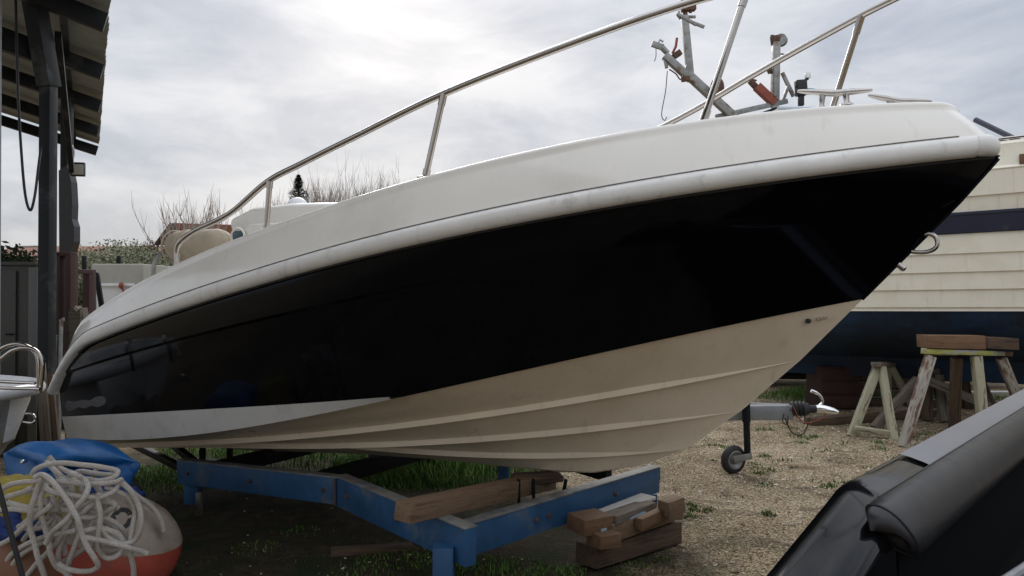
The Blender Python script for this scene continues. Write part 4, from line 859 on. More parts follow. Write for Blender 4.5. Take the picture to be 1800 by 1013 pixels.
mb.grid([[I1 + sy * t_ + up_ * z_ + dI * k for k in (-.05, 3.4)] for t_, z_ in ((.012, -.02), (.03, -.45), (1.3, -.46), (1.34, -.03))])
e_ = [I1 + sy * t_ + up_ * z_ - dI * .05 for t_, z_ in ((.012, -.25), (.03, -.45), (1.3, -.46), (1.34, -.25))]; mb.add(e_, [(0, 1, 2, 3)])
mb.build('cockpit_lining', M['cockpit_black'], nb)
mb = MB(); mb.beam(I1 + sy * 1.42 - dI * .5 + up_ * -.03, I1 + sy * 1.42 + dI * 3.4 + up_ * -.03, .16, .05); mb.build('far_gunwale', M['near_gel'], nb)
mb = MB(); mb.tube([P(1740, 1040, 1.55), P(1800, 1000, 1.75), P(1850, 965, 1.95)], .012, 8); mb.tube([P(1740, 1040, 1.55), P(1740, 1250, 1.6)], .012, 8); mb.build('grab_rail', M['galv2'], nb)

# ------------------------------------------------------------------ canopy: posts, rafters, sheets
cn = thing('canopy', 'dark steel lean-to canopy with pale corrugated roof sheets above the yard', 'canopy', (-4.5, 7, 0))
E0 = Vector((-3.31, 6.0, 0)); ED = Vector((-.574, 1, 0)); LD = Vector((-.867, -.5, .27)).normalized(); ze = 3.62
def edge(k): return E0 + ED * (1.33 * k)
for k in range(-6, 5):  # near bays run on unseen past the camera, added to darken the foreground
    e = edge(k); mb = MB(); a = Vector((e.x, e.y, ze)); b = a + LD * 5.2
    mb.beam(a, b, .10, .14, bev=.004); mb.build('rafter', M['dark_steel'], cn)
for off_, sz in ((.32, .05), (2.2, .08)):
    mb = MB(); a = edge(-6.2) + Vector((0, 0, ze + .095)) + LD * off_; b = edge(4.1) + Vector((0, 0, ze + .095)) + LD * off_; mb.beam(a, b, .06, sz); mb.build('purlin', M['dark_steel'], cn)
mb = MB(); rws = []
up = ED.normalized().cross(LD).normalized(); up = up if up.z > 0 else -up
for k in np.linspace(-6.4, 4.12, 520):
    e = E0 + ED * (1.33 * k); w_ = .014 * math.sin(k * 1.33 * 1.15 * 2 * math.pi / .146)
    jt = .012 * mnoise.noise(Vector((k * 4, 0, 0)))
    rws.append([Vector((e.x, e.y, ze + .15)) + LD * (o_ + jt) + up * w_ for o_ in (-.03, 5.4)])
mb.grid(rws); rws2 = [[p + up * .01 for p in r] for r in rws]; mb.grid(rws2)
for i in range(len(rws) - 1): 
    a, b, c, d_ = rws[i][0], rws[i + 1][0], rws2[i + 1][0], rws2[i][0]; mb.add([a, b, c, d_], [(0, 1, 2, 3)])
mb.build('roof_sheet', M['roof'], cn, smooth=80, fixn=False)
def post(pxl, pxr, d, ptop, depth):
    a = gnd((pxl + pxr) / 2, d); w = (pxr - pxl) / FPX * d; mb = MB(); tp = P((pxl + pxr) / 2, ptop, d)
    mb.box((a.x, d + depth / 2, tp.z / 2), (w, depth, tp.z), None, .004); return mb.build('post', M['post'], cn)
p1 = post(66, 85, 6.0, 138, .11)
mb = MB(); w_ = .155; a = P(79, 142, 6.0); b = P(46, -40, 5.85) ; mb.beam(a + Vector((0, .055, -.03)), b + Vector((0, .055, 0)), .11, .17, up=(0, 1, 0), bev=.004); mb.build('knee_brace', M['post'], cn)
mb = MB(); mb.beam(P(102, 60, 6.1), P(126, 300, 7.8), .05, .06, bev=.004); mb.build('brace', M['dark_steel'], cn)
p2 = post(104, 116, 8.4, 170, .13); post(113, 121, 10.5, 215, .10)
mb = MB(); mb.beam(P(84, 100, 6.08), P(84, 100, 6.08) + LD * 4, .1, .16); mb.build('rafter', M['dark_steel'], cn)
mb = MB(); prof = [(118, 290), (125, 320), (127, 360), (126, 385), (130, 398), (130, 425), (124, 445), (112, 446), (104, 440), (103, 300)]
mb.prism([P(x, y, 8.25) for x, y in prof], Vector((0, .12, 0))); o = mb.build('tarpaulin', M['vinyl'], None, P(115, 445, 8.25), smooth=0); tag(o, 'black sheeting strapped round the rear canopy post', 'tarpaulin')
fl = thing('floodlight', 'small square floodlight fixed to the rear canopy post', 'floodlight', P(130, 300, 8.3))
mb = MB(); mb.box(P(137, 298, 8.25), (.145, .05, .155), Quaternion((0, 0, 1), R(12)), .008); mb.build('housing', M['plastic_blk'], fl)
mb = MB(); mb.box(P(137, 298, 8.218), (.11, .012, .115), Quaternion((0, 0, 1), R(12)), .003); mb.build('glass', M['container'], fl)
mb = MB(); mb.tube(spline([P(128, 285, 8.3), P(131, 268, 8.3), P(127, 255, 8.3)], 5), .006, 6); mb.beam(P(126, 300, 8.3), P(132, 300, 8.28), .02, .05); mb.build('cable', M['white_pl'], fl)
mb = MB(); mb.tube(spline([P(26, -60, 5.8), P(29, 60, 5.8), P(32, 170, 5.8), P(37, 260, 5.8), P(44, 340, 5.8), P(53, 370, 5.8), P(61, 345, 5.8), P(68, 290, 5.85), P(72, 260, 5.95)], 8), .010, 8)
o = mb.build('hanging_cable', M['plastic_blk'], None, P(53, 370, 5.8)); tag(o, 'black cable hanging in a loop beside the front canopy post', 'cable')
mb = MB(); mb.tube([gnd(-2, 5.6), P(0, -60, 5.6)], .014, 8); o = mb.build('downpipe', M['galv2'], None, gnd(-2, 5.6)); tag(o, 'thin grey pipe at the far left edge beside the cable', 'pipe')

# cabinet
cb = thing('metal_cabinet', 'olive grey metal cabinet standing left of the front canopy post', 'cabinet', gnd(0, 6.5))
mb = MB(); c = P(0, 466, 6.4); mb.box((c.x - .12, 6.53, c.z / 2), (.82, .22, c.z), None, .006); mb.build('body', M['cabinet'], cb)
mb = MB(); mb.box((c.x - .12, 6.53, c.z + .012), (.86, .28, .03), None, .004); mb.build('top', M['cabinet'], cb)
mb = MB(); x_ = P(59, 500, 6.4).x; mb.box((x_, 6.405, c.z / 2), (.075, .035, c.z - .04), None, .004); mb.build('door_frame', M['cabinet_l'], cb)
mb = MB(); mb.box((c.x - .16, 6.405, c.z / 2), (.60, .02, c.z - .1), None, .003); dd = mb.build('door', M['cabinet'], cb)
mb = MB(); mb.tube([P(10, 588, 6.38), P(24, 588, 6.38)], .008, 6); mb.build('handle', M['dark_steel'], dd)

# rusty columns and door behind
t = thing('rusty_gate', 'rust red steel gate posts and rails behind the rear canopy post', 'gate', gnd(120, 9.5))
for (x0, x1, yt, d_) in ((101, 112, 446, 7.7), (113, 121, 452, 7.8), (122, 131, 449, 7.7), (153, 163, 474, 8.2)):
    a = P((x0 + x1) / 2, yt, d_); mb = MB(); mb.box((a.x, d_, a.z / 2), ((x1 - x0) / FPX * d_, .14, a.z), None, .005); mb.build('post', M['rust_red'], t)
for (pa, pb, w_, h_) in ((P(130, 478, 7.9), P(160, 478, 8.2), .05, .05), (P(130, 555, 7.9), P(160, 555, 8.2), .05, .05), (P(100, 447, 7.7), P(130, 447, 7.7), .14, .04)): mb = MB(); mb.beam(pa, pb, w_, h_); mb.build('rail', M['rust_red'], t)
mb = MB(); mb.beam(P(170, 482, 8.4), P(182, 560, 8.4), .04, .05); mb.beam(P(163, 482, 8.4), P(172, 482, 8.4), .04, .04); mb.build('prop', M['dark_steel'], t)
mb = MB(); pts = [(116, 565), (122, 545), (131, 538), (137, 545), (143, 541), (146, 556), (150, 575), (140, 640), (118, 640)]
mb.prism([P(x, y, 6.9) for x, y in pts], Vector((0, .10, 0))); mb.prism([P(x - 2, y + 3, 6.87) for x, y in pts[1:5]] + [P(140, 640, 6.87), P(122, 640, 6.87)], Vector((0, .05, 0)))
mb.box((P(130, 640, 6.95).x, 6.95, P(130, 636, 6.95).z / 2), (.12, .08, P(130, 636, 6.95).z), None, .01)
o = mb.build('tree_stump', M['wood_gr'], None, gnd(130, 6.9), smooth=0); tag(o, 'grey weathered stump leaning behind the stern of the big boat', 'stump')
mb = MB(); mb.tube([gnd(104, 6.5), P(107, 562, 6.6), P(112, 562, 6.6)], .02, 10); mb.tube([gnd(97, 6.6), P(99, 590, 6.6)], .03, 10); o = mb.build('steel_pipe', M['galv'], None, gnd(104, 6.5)); tag(o, 'bent grey steel pipe standing beside the boat stern', 'pipe')
for i, (x0, x1, yt, m, lab) in enumerate(((78, 70, 640, 'wood_gr', 'grey plank leaning on the front canopy post'), (92, 84, 660, 'wood_dk', 'dark plank leaning beside the grey one at the canopy post'))):
    o = timber('plank', gnd(x0 + 12, 5.6, 0), P(x1, yt, 5.85), .08, .03, M[m], up=(0, 1, 0)); tag(o, lab, 'plank')

# white box trailer / shed
t = thing('box_trailer', 'beige box trailer with a white hatch, beyond the boat stern', 'trailer', gnd(205, 13))
d = 13.0
a = P(160, 474, d); b = P(252, 474, d); mb = MB(); mb.box(((a.x + b.x) / 2, d + .8, (a.z + .35) / 2 + .1), (b.x - a.x, 1.6, a.z - .35), None, .03); mb.build('body', M['container'], t)
mb = MB(); mb.box(((P(172, 500, d).x + P(236, 500, d).x) / 2, d - .02, P(200, 530, d).z), ((236 - 172) / FPX * d, .05, 60 / FPX * d), None, .02); mb.build('hatch', M['white_pan'], t)
mb = MB(); mb.beam(P(172, 501, d - .06), P(236, 501, d - .06), .03, .05); mb.build('hatch_frame', M['white_pl'], t)
mb = MB(); mb.tube([P(212, 500, d - .1), P(218, 514, d - .1)], .02, 8); mb.ell(P(213, 502, d - .12), (.04, .04, .06)); mb.build('latch', M['redor'], t)
for x_ in (a.x + .3, b.x - .3): mb = MB(); mb.lathe((x_ - .0, d + .3, .3), (1, 0, 0), [(-.08, .15), (-.08, .28), (0, .3), (.08, .28), (.08, .15)], 20); mb.build('wheel', M['rubber'], t)

# ------------------------------------------------------------------ small white boat at left
sb = thing('white_dinghy', 'small white boat with looped steel rails at the left edge by the canopy post', 'boat', gnd(0, 4.6))
def W2(a, b, z): return Vector((-3.20 - a * .93 + b * .30, 4.5 + a * .30 + b * .93, z))
def dsec(a, hw, zt, zb, fl=.72):
    return [W2(a, -hw, zt), W2(a, -hw * .97, zt - .08), W2(a, -hw * fl, zt - .30), W2(a, -hw * fl * .75, zb + .04), W2(a, 0, zb), W2(a, hw * fl * .75, zb + .04), W2(a, hw * fl, zt - .3), W2(a, hw * .97, zt - .08), W2(a, hw, zt)]
mb = MB(); mb.grid([dsec(a, hw, .78, zb) for a, hw, zb in ((.02, .18, .50), (.08, .36, .40), (.2, .48, .33), (.5, .58, .28), (1.2, .66, .27), (2.6, .66, .27))]); mb.build('hull', M['white_pl'], sb, smooth=45)
mb = MB(); secs = []
outl = [W2(2.6, -.68, .79)] + [W2(a, -hw, .79) for a, hw in ((1.2, .68), (.5, .62), (.2, .52), (.06, .38), (-.01, .18))] + [W2(a, hw, .79) for a, hw in ((-.01, .18), (.06, .38), (.2, .52), (.5, .62), (1.2, .68), (2.6, .68))]
mb.tube(spline(outl, 5), .042, 12); mb.build('gunwale', M['white_pl'], sb)
mb = MB(); mb.grid([[W2(a, -hw, .80), W2(a, -hw * .5, .83), W2(a, 0, .84), W2(a, hw * .5, .83), W2(a, hw, .80)] for a, hw in ((0, .18), (.06, .36), (.2, .5), (.5, .6), (1.2, .66), (2.6, .66))]); mb.build('deck', M['white_pl'], sb)
mb = MB(); mb.box(W2(.62, -.1, .90), (.62, .5, .16), Matrix.Rotation(R(-18), 3, 'Z'), .05); mb.box(W2(.36, -.18, .90), (.22, .22, .11), Matrix.Rotation(R(-18), 3, 'Z'), .05); mb.build('seat_moulding', M['white_pl'], sb, smooth=60)
for (pts) in (((-60, 660), (-20, 632), (5, 612), (28, 605), (50, 610), (64, 624), (68, 650), (67, 690)), ((-60, 668), (-10, 640), (20, 618), (42, 612), (62, 616), (74, 634), (74, 660), (70, 690))):
    mb = MB(); dd_ = 4.3 if pts[0][1] == 660 else 4.05; mb.tube(spline([P(x, y, dd_ + .1) for x, y in pts], 6), .0115, 10); mb.build('rail', M['steel'], sb)
mb = MB(); mb.tube([P(-20, 682, 4.1), P(70, 684, 4.1)], .009, 8); mb.tube([P(-20, 670, 4.2), P(62, 674, 4.2)], .009, 8); mb.build('grab_bar', M['steel'], sb)
mb = MB(); mb.tube(spline([P(42, 742, 4.12), P(56, 744, 4.08), P(62, 738, 4.08), P(58, 729, 4.1), P(46, 728, 4.14)], 5), .007, 8); mb.build('lifting_eye', M['steel'], sb)
mb = MB(); mb.box(W2(.6, 0, .14), (.5, .6, .26), None, .02); mb.box(W2(1.9, 0, .14), (.3, .6, .26), None, .02); o = mb.build('boat_chock', M['wood_dk'], None, W2(.6, 0, 0)); tag(o, 'dark wooden chocks under the small white boat', 'chocks')

# ------------------------------------------------------------------ heap of fenders, fabric and rope
def PX(cx_, cy_): return cx_ / 3.71, 740 + cy_ / 3.71
bz = thing('buoy', 'big dirty white and faded red marker buoy with a black 0, lying under the rope', 'buoy', gnd(195, 3.55))
bc = P(192, 955, 3.60); BR = (.335, .28, .285)
rot = Matrix.Rotation(R(16), 3, 'Y')
def cone(d): return 1 - .14 * max(d.z, 0) ** 1.5 + .02 * d.x + .05 * mnoise.noise(d * 1.7) + .025 * mnoise.noise(d * 4)
V_ = MB(); V_.ell(bc, BR, rot, 40, 26, cone)
top_f = []; bot_f = []
for f in V_.f:
    zc_ = sum((rot.inverted() @ (Vector(V_.v[i]) - bc)).z for i in f) / 4
    (top_f if zc_ > .07 else bot_f).append(f)
mw = MB(); mw.v = V_.v; mw.f = top_f; mw.build('white_half', M['buoyw'], bz, smooth=180)
mr_ = MB(); mr_.v = V_.v; mr_.f = bot_f; mr_.build('red_half', M['buoyr'], bz, smooth=180)
def on_buoy(px, py, lift=.004):
    r0 = Vector((0, 0, CAMZ)); dr = (P(px, py, 1) - r0); 
    k = 2.6
    while k < 4.2:
        p = r0 + dr * k; q = rot.inverted() @ (p - bc); dn_ = Vector((q.x / BR[0], q.y / BR[1], q.z / BR[2]))
        if dn_.length < cone(dn_.normalized()) + lift / .3: return p
        k += .004
    return r0 + dr * 3.5
mb = MB(); ringo, ringi = [], []
for i in range(28):
    a = 2 * math.pi * i / 28; ringo.append(on_buoy(*PX(792 + 74 * math.cos(a) + 14 * math.sin(-a), 640 + 76 * math.sin(a)), .003)); ringi.append(on_buoy(*PX(794 + 38 * math.cos(a) + 10 * math.sin(-a), 640 + 46 * math.sin(a)), .003))
mb.grid([ringo, ringi], close=True); mb.build('number', M['num'], bz, smooth=0, fixn=False)
mb = MB(); mb.ell(P(60, 1000, 3.45), (.24, .22, .22), None, 28, 16, lambda d: 1 + .04 * mnoise.noise(d * 2)); o = mb.build('buoy', M['orange'], None, gnd(60, 3.45)); tag(o, 'faded orange ball buoy at the bottom left under the rope', 'buoy')
def wrinkled(c, rad, seed, amp=.10, rot=None):
    mb = MB(); mb.ell(c, rad, rot, 48, 30, lambda d: 1 + amp * mnoise.noise(d * 2.6 + Vector((seed, 0, 0))) + amp * .5 * mnoise.noise(d * 7 + Vector((0, seed, 0)))); return mb
o = wrinkled(P(45, 905, 3.52), (.28, .2, .16), 3, .25).build('folded_tarpaulin', M['yellow'], None, gnd(45, 3.5), smooth=180); tag(o, 'yellow folded tarpaulin under the left of the rope heap', 'tarpaulin')
o = wrinkled(P(20, 918, 3.42), (.24, .14, .075), 9, .35, Matrix.Rotation(R(8), 3, 'Y')).build('life_jacket', M['dblue'], None, gnd(20, 3.4), smooth=180); tag(o, 'dark blue crumpled life jacket over the yellow tarpaulin', 'life jacket')
o = wrinkled(P(190, 893, 3.72), (.17, .16, .10), 5, .25).build('folded_tarpaulin', M['dblue'], None, gnd(180, 3.6), smooth=180); tag(o, 'blue bundled cloth between rope and top of the red and white buoy', 'tarpaulin')
# blue pointed cover / fender bag
pts = [(5, 797), (30, 784), (62, 776), (104, 772), (150, 775), (195, 789), (230, 808), (246, 821), (232, 842), (222, 858), (150, 862), (80, 858), (22, 846), (12, 822)]
cc_ = P(122, 818, 3.85); ring = [P(x, y, 3.85) for x, y in pts]; ring = spline(ring + [ring[0]], 4)[:-1]; mb = MB(); rws = []
for k in range(-9, 10):
    a = k / 9 * math.pi / 2; sc = math.cos(a) ** .55 if abs(k) < 9 else 0.0
    rws.append([cc_ + (p - cc_) * sc + Vector((0, math.sin(a) * .19 * max(.05, 1 - ((p.x - cc_.x) / .37) ** 2) + .03 * mnoise.noise(p * 6 + Vector((0, k * .2, 0))), .02 * mnoise.noise(p * 5 + Vector((k * .3, 0, 0))))) for p in ring])
mb.grid(rws, close=True); bfb = mb.build('blue_bag', M['bluefab'], None, gnd(122, 3.85), smooth=180); tag(bfb, 'bright blue puffed cover with pointed ends behind the rope heap', 'cover')
mb = MB(); mb.lathe(P(39, 812, 3.69), (0, -1, .1), [(-.03, .008), (0, .010), (.006, .006)], 10); ey = mb.build('eyelet', M['chrome'], bfb)
o = wrinkled(Vector((P(100, 850, 3.85).x, 4.0, .24)), (.38, .2, .26), 13, .12).build('fender', M['rubber'], None, gnd(100, 4.0), smooth=180); tag(o, 'black rubber fender propping up the bright blue cover', 'fender')
# rope
strands = [
 [(318, 232), (350, 270), (400, 312), (480, 345), (545, 380), (575, 430), (550, 500), (490, 570), (440, 640), (380, 690), (330, 740), (300, 800)],
 [(210, 350), (235, 315), (300, 288), (400, 275), (520, 285), (650, 300), (755, 322), (765, 345), (730, 375), (640, 392), (560, 380), (480, 385), (390, 380)],
 [(10, 450), (60, 418), (150, 400), (230, 395), (270, 385), (250, 430), (225, 500), (200, 590), (195, 690), (225, 800), (250, 900), (290, 1010), (300, 1060)],
 [(225, 370), (270, 350), (320, 375), (370, 430), (425, 500), (470, 570), (510, 650), (535, 740), (575, 830), (620, 900), (640, 945), (600, 975), (520, 982), (440, 965), (380, 930)],
 [(290, 450), (265, 500), (270, 600), (295, 700), (318, 790), (330, 870), (370, 950), (430, 990), (470, 1040)],
 [(795, 405), (850, 455), (895, 530), (920, 620), (915, 710), (880, 775), (820, 800), (750, 785), (700, 745), (660, 690)],
 [(800, 400), (870, 470), (950, 530), (1010, 585), (1050, 655), (1068, 725)],
 [(690, 430), (770, 462), (840, 500), (880, 580), (868, 680), (850, 780), (855, 880), (870, 960), (872, 1050)],
 [(520, 730), (580, 710), (650, 702), (730, 720), (785, 755), (805, 820), (770, 875), (710, 897), (660, 870), (640, 800), (648, 700), (655, 610), (640, 530), (650, 470)],
 [(555, 760), (640, 775), (740, 800), (850, 830), (930, 855), (965, 868)],
 [(-20, 585), (80, 575), (180, 585), (280, 585), (380, 580)],
 [(-20, 815), (60, 775), (140, 705), (220, 635), (300, 580), (340, 540)],
 [(20, 1050), (45, 920), (100, 850), (200, 790), (300, 755), (400, 735), (500, 715)],
 [(60, 1050), (75, 960), (130, 880), (220, 820), (330, 770), (440, 740)],
 [(160, 1030), (240, 930), (310, 860), (380, 780), (430, 700), (470, 640)],
 [(290, 375), (290, 420), (330, 460), (420, 478), (540, 495), (640, 500), (730, 470), (770, 425), (790, 385), (750, 400), (640, 412), (540, 410), (430, 398), (360, 400)],
 [(345, 470), (350, 530), (400, 575), (480, 580), (560, 550), (620, 520)],
 [(530, 630), (600, 630), (680, 600), (745, 560), (740, 535), (680, 530), (600, 550), (550, 590), (500, 640)],
 [(560, 560), (620, 600), (700, 640), (770, 680), (820, 740), (825, 800), (770, 780), (700, 750)],
 [(430, 1040), (445, 940), (480, 840), (515, 740), (505, 640)],
 [(380, 920), (385, 840), (420, 760), (450, 680)],
 [(220, 440), (150, 465), (80, 485), (40, 500), (50, 530), (120, 550), (200, 565)],
 [(390, 930), (470, 885), (540, 840), (600, 790)],
 [(440, 400), (470, 450), (470, 520), (480, 590)], [(520, 400), (525, 470), (500, 540)], [(590, 400), (640, 440), (655, 480), (600, 490)],
 [(300, 500), (330, 600), (335, 700), (310, 780)], [(400, 500), (390, 600), (350, 690)], [(180, 440), (210, 470), (260, 440), (330, 420)],
 [(150, 780), (190, 730), (240, 690), (280, 640)], [(640, 830), (720, 850), (800, 830)], [(360, 330), (430, 370), (520, 330), (620, 345), (740, 355)],
 [(690, 540), (690, 620), (660, 720), (650, 800)], [(560, 590), (610, 680), (680, 760), (760, 800)],
]
rr2 = random.Random(4)
for i in range(15):
    cx_, cy_ = rr2.uniform(280, 680), rr2.uniform(430, 820); a0 = rr2.uniform(0, 6.28); Lx = rr2.uniform(90, 220)
    strands.append([(cx_ + Lx * math.cos(a0 + t * 1.1) * (t - .5) * 2 + 30 * math.sin(t * 5), cy_ + Lx * math.sin(a0 + t * 1.3) * (t - .5) * 2) for t in (0, .25, .5, .75, 1)])
def heap_d(px, py):
    u_, v_ = (px - 135) / 175, (py - 915) / 150; return 3.52 - .34 * math.sqrt(max(0, 1 - u_ * u_ * .8 - v_ * v_ * .6))
V = []; F = []; UV = []
for si, stx in enumerate(strands):
    fill = si >= 22; pts = []
    for j, (a, b) in enumerate(stx):
        px, py = PX(a, b); d0 = heap_d(px, py) + (.05 if fill else 0) + .007 * math.sin(j * 1.9 + si * 2.1) - {0: .075, 1: .03, 2: .07, 3: .085, 4: .045, 5: .06, 6: .03, 7: .04, 8: .055, 9: .07, 10: .02, 11: .05, 12: .02, 15: .05, 17: .03}.get(si, (si % 4) * .007)
        if si == 6: d0 = 3.50
        if si == 0 and j < 3: d0 = 3.35
        pts.append(P(px, py, d0))
    pts = spline(pts, 9); n = 10; r = .0112; b0_ = len(V); a = (pts[1] - pts[0]).orthogonal().normalized(); acc = 0
    for i, p in enumerate(pts):
        tg = (pts[min(i + 1, len(pts) - 1)] - pts[max(i - 1, 0)]).normalized(); a = (a - tg * a.dot(tg)).normalized(); bb_ = tg.cross(a)
        if i: acc += (pts[i] - pts[i - 1]).length
        for k in range(n):
            th = 2 * math.pi * k / n; V.append(tuple(p + (a * math.cos(th) + bb_ * math.sin(th)) * r)); UV.append((acc / .012, k / n * 6))
    for i in range(len(pts) - 1):
        for k in range(n): F.append((b0_ + i * n + k, b0_ + i * n + (k + 1) % n, b0_ + (i + 1) * n + (k + 1) % n, b0_ + (i + 1) * n + k))
    F.append(tuple(b0_ + k for k in range(n))); F.append(tuple(b0_ + (len(pts) - 1) * n + k for k in range(n)))
mb = MB(); base = gnd(130, 3.3); mb.v = V; mb.f = F; o = mb.build('rope', M['rope'], None, base, smooth=180, fixn=False)
uvl = o.data.uv_layers.new(name='rope')
for pol in o.data.polygons:
    us = [UV[o.data.loops[li].vertex_index] for li in pol.loop_indices]
    wrap = max(u[1] for u in us) - min(u[1] for u in us) > 3
    for li, u in zip(pol.loop_indices, us): uvl.data[li].uv = (u[0], u[1] + (6 if wrap and u[1] < 3 else 0))
tag(o, 'thick white braided rope with dark flecks, heaped in loose loops', 'rope')
mb = MB(); mb.tube([P(-4, 850, 3.0), P(20, 940, 2.98), P(44, 1030, 2.96), Vector((P(44, 1030, 2.96).x + .1, 2.96, 0))], .010, 8); o = mb.build('pole', M['plastic_blk'], None, gnd(44, 2.96)); tag(o, 'thin black pole slanting in front of the rope heap', 'pole')

# ------------------------------------------------------------------ background vegetation and houses
def crown(name, m, parent, c, rad, n, size, seed=0, thin=0):
    r = np.random.default_rng(seed); V = []; F = []
    c = Vector(c); cl_ = [(Vector((r.normal(), r.normal(), r.normal())).normalized() * (r.random() ** .4)) for _ in range(26)]
    for i in range(n):
        k = cl_[r.integers(26)]; p = k * .76 + Vector((r.normal(), r.normal(), r.normal())) * .15
        if p.z < -.9 or p.length > 1.0: continue
        q = c + Vector((p.x * rad[0], p.y * rad[1], p.z * rad[2])); s_ = size * r.uniform(.5, 1.4)
        u_ = Vector((r.normal(), r.normal(), r.normal())).normalized(); v_ = u_.orthogonal().normalized(); b = len(V)
        V += [q - u_ * s_, q + v_ * s_ * .4, q + u_ * s_, q - v_ * s_ * .4]; F.append((b, b + 1, b + 2, b + 3))
    mb = MB(); mb.v = [tuple(v) for v in V]; mb.f = F; return mb.build(name, m, parent, smooth=0, fixn=False)
def bush(nm, lab, cat, px, py_top, d, w, m, n=5000, size=.09, group=None, seed=1, h=None, trunk=True):
    tpz = P(px, py_top, d).z; g = gnd(px, d); t = thing(nm, lab, cat, g, group); hh = tpz if h is None else h
    crown('crown', M[m], t, (g.x, g.y, tpz - hh / 2 + .05), (w / 2, w / 2, hh / 2), n, size, seed)
    if trunk:
        mb = MB()
        for k in range(4): a = seed + k * 1.6; mb.tube([(g.x, g.y, 0), (g.x + .1 * math.cos(a), g.y + .1 * math.sin(a), hh * .3), (g.x + w * .2 * math.cos(a), g.y + w * .2 * math.sin(a), tpz * .7)], [.06, .05, .02], 6)
        mb.build('trunk', M['bark'], t)
    return t
GB = 'shrubs along the far side of the yard'
bl = [(150, 430, 17, 2.9, 'olive', 'pale olive shrub behind the beige box trailer, nearest the rear canopy post'), (200, 420, 18, 3.1, 'olive', 'tallest pale olive shrub rising over the beige box trailer'), (246, 436, 18.5, 2.6, 'olive', 'low olive shrub at the right end of the beige box trailer'),
      (270, 420, 21, 1.9, 'brush', 'brown leafless shrub beside the terracotta roofed house'), (290, 452, 16.5, 2.4, 'olive', 'low olive shrub between brown shrub and boat rail')]
for i, (px, py, d, w, m, lab) in enumerate(bl): bush('shrub', lab, 'shrub', px, py, d, w * 1.15, m, 22000, .042, GB, 11 + i)
bush('shrub', 'dark green leafy shrub above the olive cabinet at the left edge', 'shrub', 8, 425, 9.5, 1.2, 'dgreen', 9000, .04, None, 21, h=1.5)
V = []; F = []
for i in range(26000):
    x = rng.uniform(-14, 46); y = 36 + rng.normal() * 1.2; z = rng.uniform(0, 2.3 + .5 * math.sin(x * .7) + .3 * math.sin(x * 2.3)); u_ = Vector(rng.normal(size=3)).normalized() * .3; v_ = u_.orthogonal().normalized() * .14; q = Vector((x, y, z)); b = len(V)
    V += [tuple(q - u_), tuple(q + v_), tuple(q + u_), tuple(q - v_)]; F.append((b, b + 1, b + 2, b + 3))
mb = MB(); mb.v = V; mb.f = F; tag(mb.build('far_hedge', M['dgreen'], None, smooth=0, fixn=False), 'dark continuous hedge far beyond the yard', 'hedge', kind='stuff')
def house(nm, lab, px0, px1, py_e, py_r, d, deep, gable=False):
    t = thing(nm, lab, 'house', gnd((px0 + px1) / 2, d)); x0, x1 = P(px0, py_e, d).x, P(px1, py_e, d).x; ze_, zr = P(0, py_e, d).z, P(0, py_r, d + (0 if gable else deep / 2)).z
    mb = MB(); mb.box(((x0 + x1) / 2, d + deep / 2, ze_ / 2), (x1 - x0 - .5, deep - .4, ze_), None, .02); mb.build('wall', M['wall'], t)
    mb = MB()
    if gable:
        xm = x0 + (x1 - x0) * .5
        for (xa, za, xb, zb) in ((x0 - .3, ze_ - .1, xm, zr), (xm, zr, x1 + .3, ze_ - .1)):
            mb.prism([(xa, d - .4, za), (xb, d - .4, zb), (xb, d - .4, zb + .18), (xa, d - .4, za + .18)], (0, deep + .8, 0))
        mb.build('roof', M['tile'], t, smooth=0); mb = MB(); mb.prism([(x0, d + .001, ze_), (x1, d + .001, ze_), (xm, d + .001, zr)], (0, .3, 0)); mb.build('gable', M['wall'], t, smooth=0)
    else:
        mb.prism([(x0, d - .3, ze_), (x0, d + deep / 2, zr), (x0, d + deep + .3, ze_), (x0, d + deep + .3, ze_ - .15), (x0, d + deep / 2, zr - .15), (x0, d - .3, ze_ - .15)], (x1 - x0, 0, 0)); mb.build('roof', M['tile'], t, smooth=0)
    return t
house('house', 'long low house with a red tiled roof behind the shrubs at the left', -60, 300, 452, 433, 36, 8)
t = thing('house', 'house with dark red gabled roof behind the seat bolster of the boat', 'house', gnd(350, 27))
mb = MB(); mb.prism([P(290, 520 + 67, 27), P(290, 430, 27), P(420, 430, 27), P(420, 520 + 67, 27)], (0, 6, 0)); mb.build('wall', M['wall'], t, smooth=0)
mb = MB(); mb.prism([P(276, 430, 26.5), P(303, 392, 26.5), P(432, 396, 26.5), P(438, 431, 26.5)], (0, 7, 0)); mb.build('roof', M['tile'], t, smooth=0)
mb = MB(); mb.beam(P(275, 431, 26.4), P(303, 393, 26.4), .10, .22, up=(0, 1, 0)); mb.beam(P(303, 394, 26.4), P(325, 431, 26.4), .10, .14, up=(0, 1, 0)); mb.build('barge_board', M['rust_red'], t)
mb = MB(); mb.tube([P(30, 434, 30), P(75, 433, 30)], .04, 6); mb.tube([P(40, 434, 30), P(40, 445, 30)], .04, 6); mb.tube([P(68, 433, 30), P(68, 470, 30)], .05, 6); mb.tube([P(68, 470, 30), gnd(68, 30)], .05, 6); o = mb.build('pipe_frame', M['galv'], None, gnd(68, 30)); tag(o, 'thin pale pipe frame seen over the dark shrub at the left', 'frame')
for i, px in enumerate((148, 209)):
    mb = MB(); mb.box(P(px, 462, 15.2), (.07, .07, .28), None, .01); mb.tube([gnd(px, 15.2), P(px, 468, 15.2)], .02, 6); o = mb.build('fence_post', M['dark_steel'], None, gnd(px, 15.2)); tag(o, ('dark fence post over the left end of the beige box trailer', 'dark fence post over the middle of the beige box trailer')[i], 'fence post')
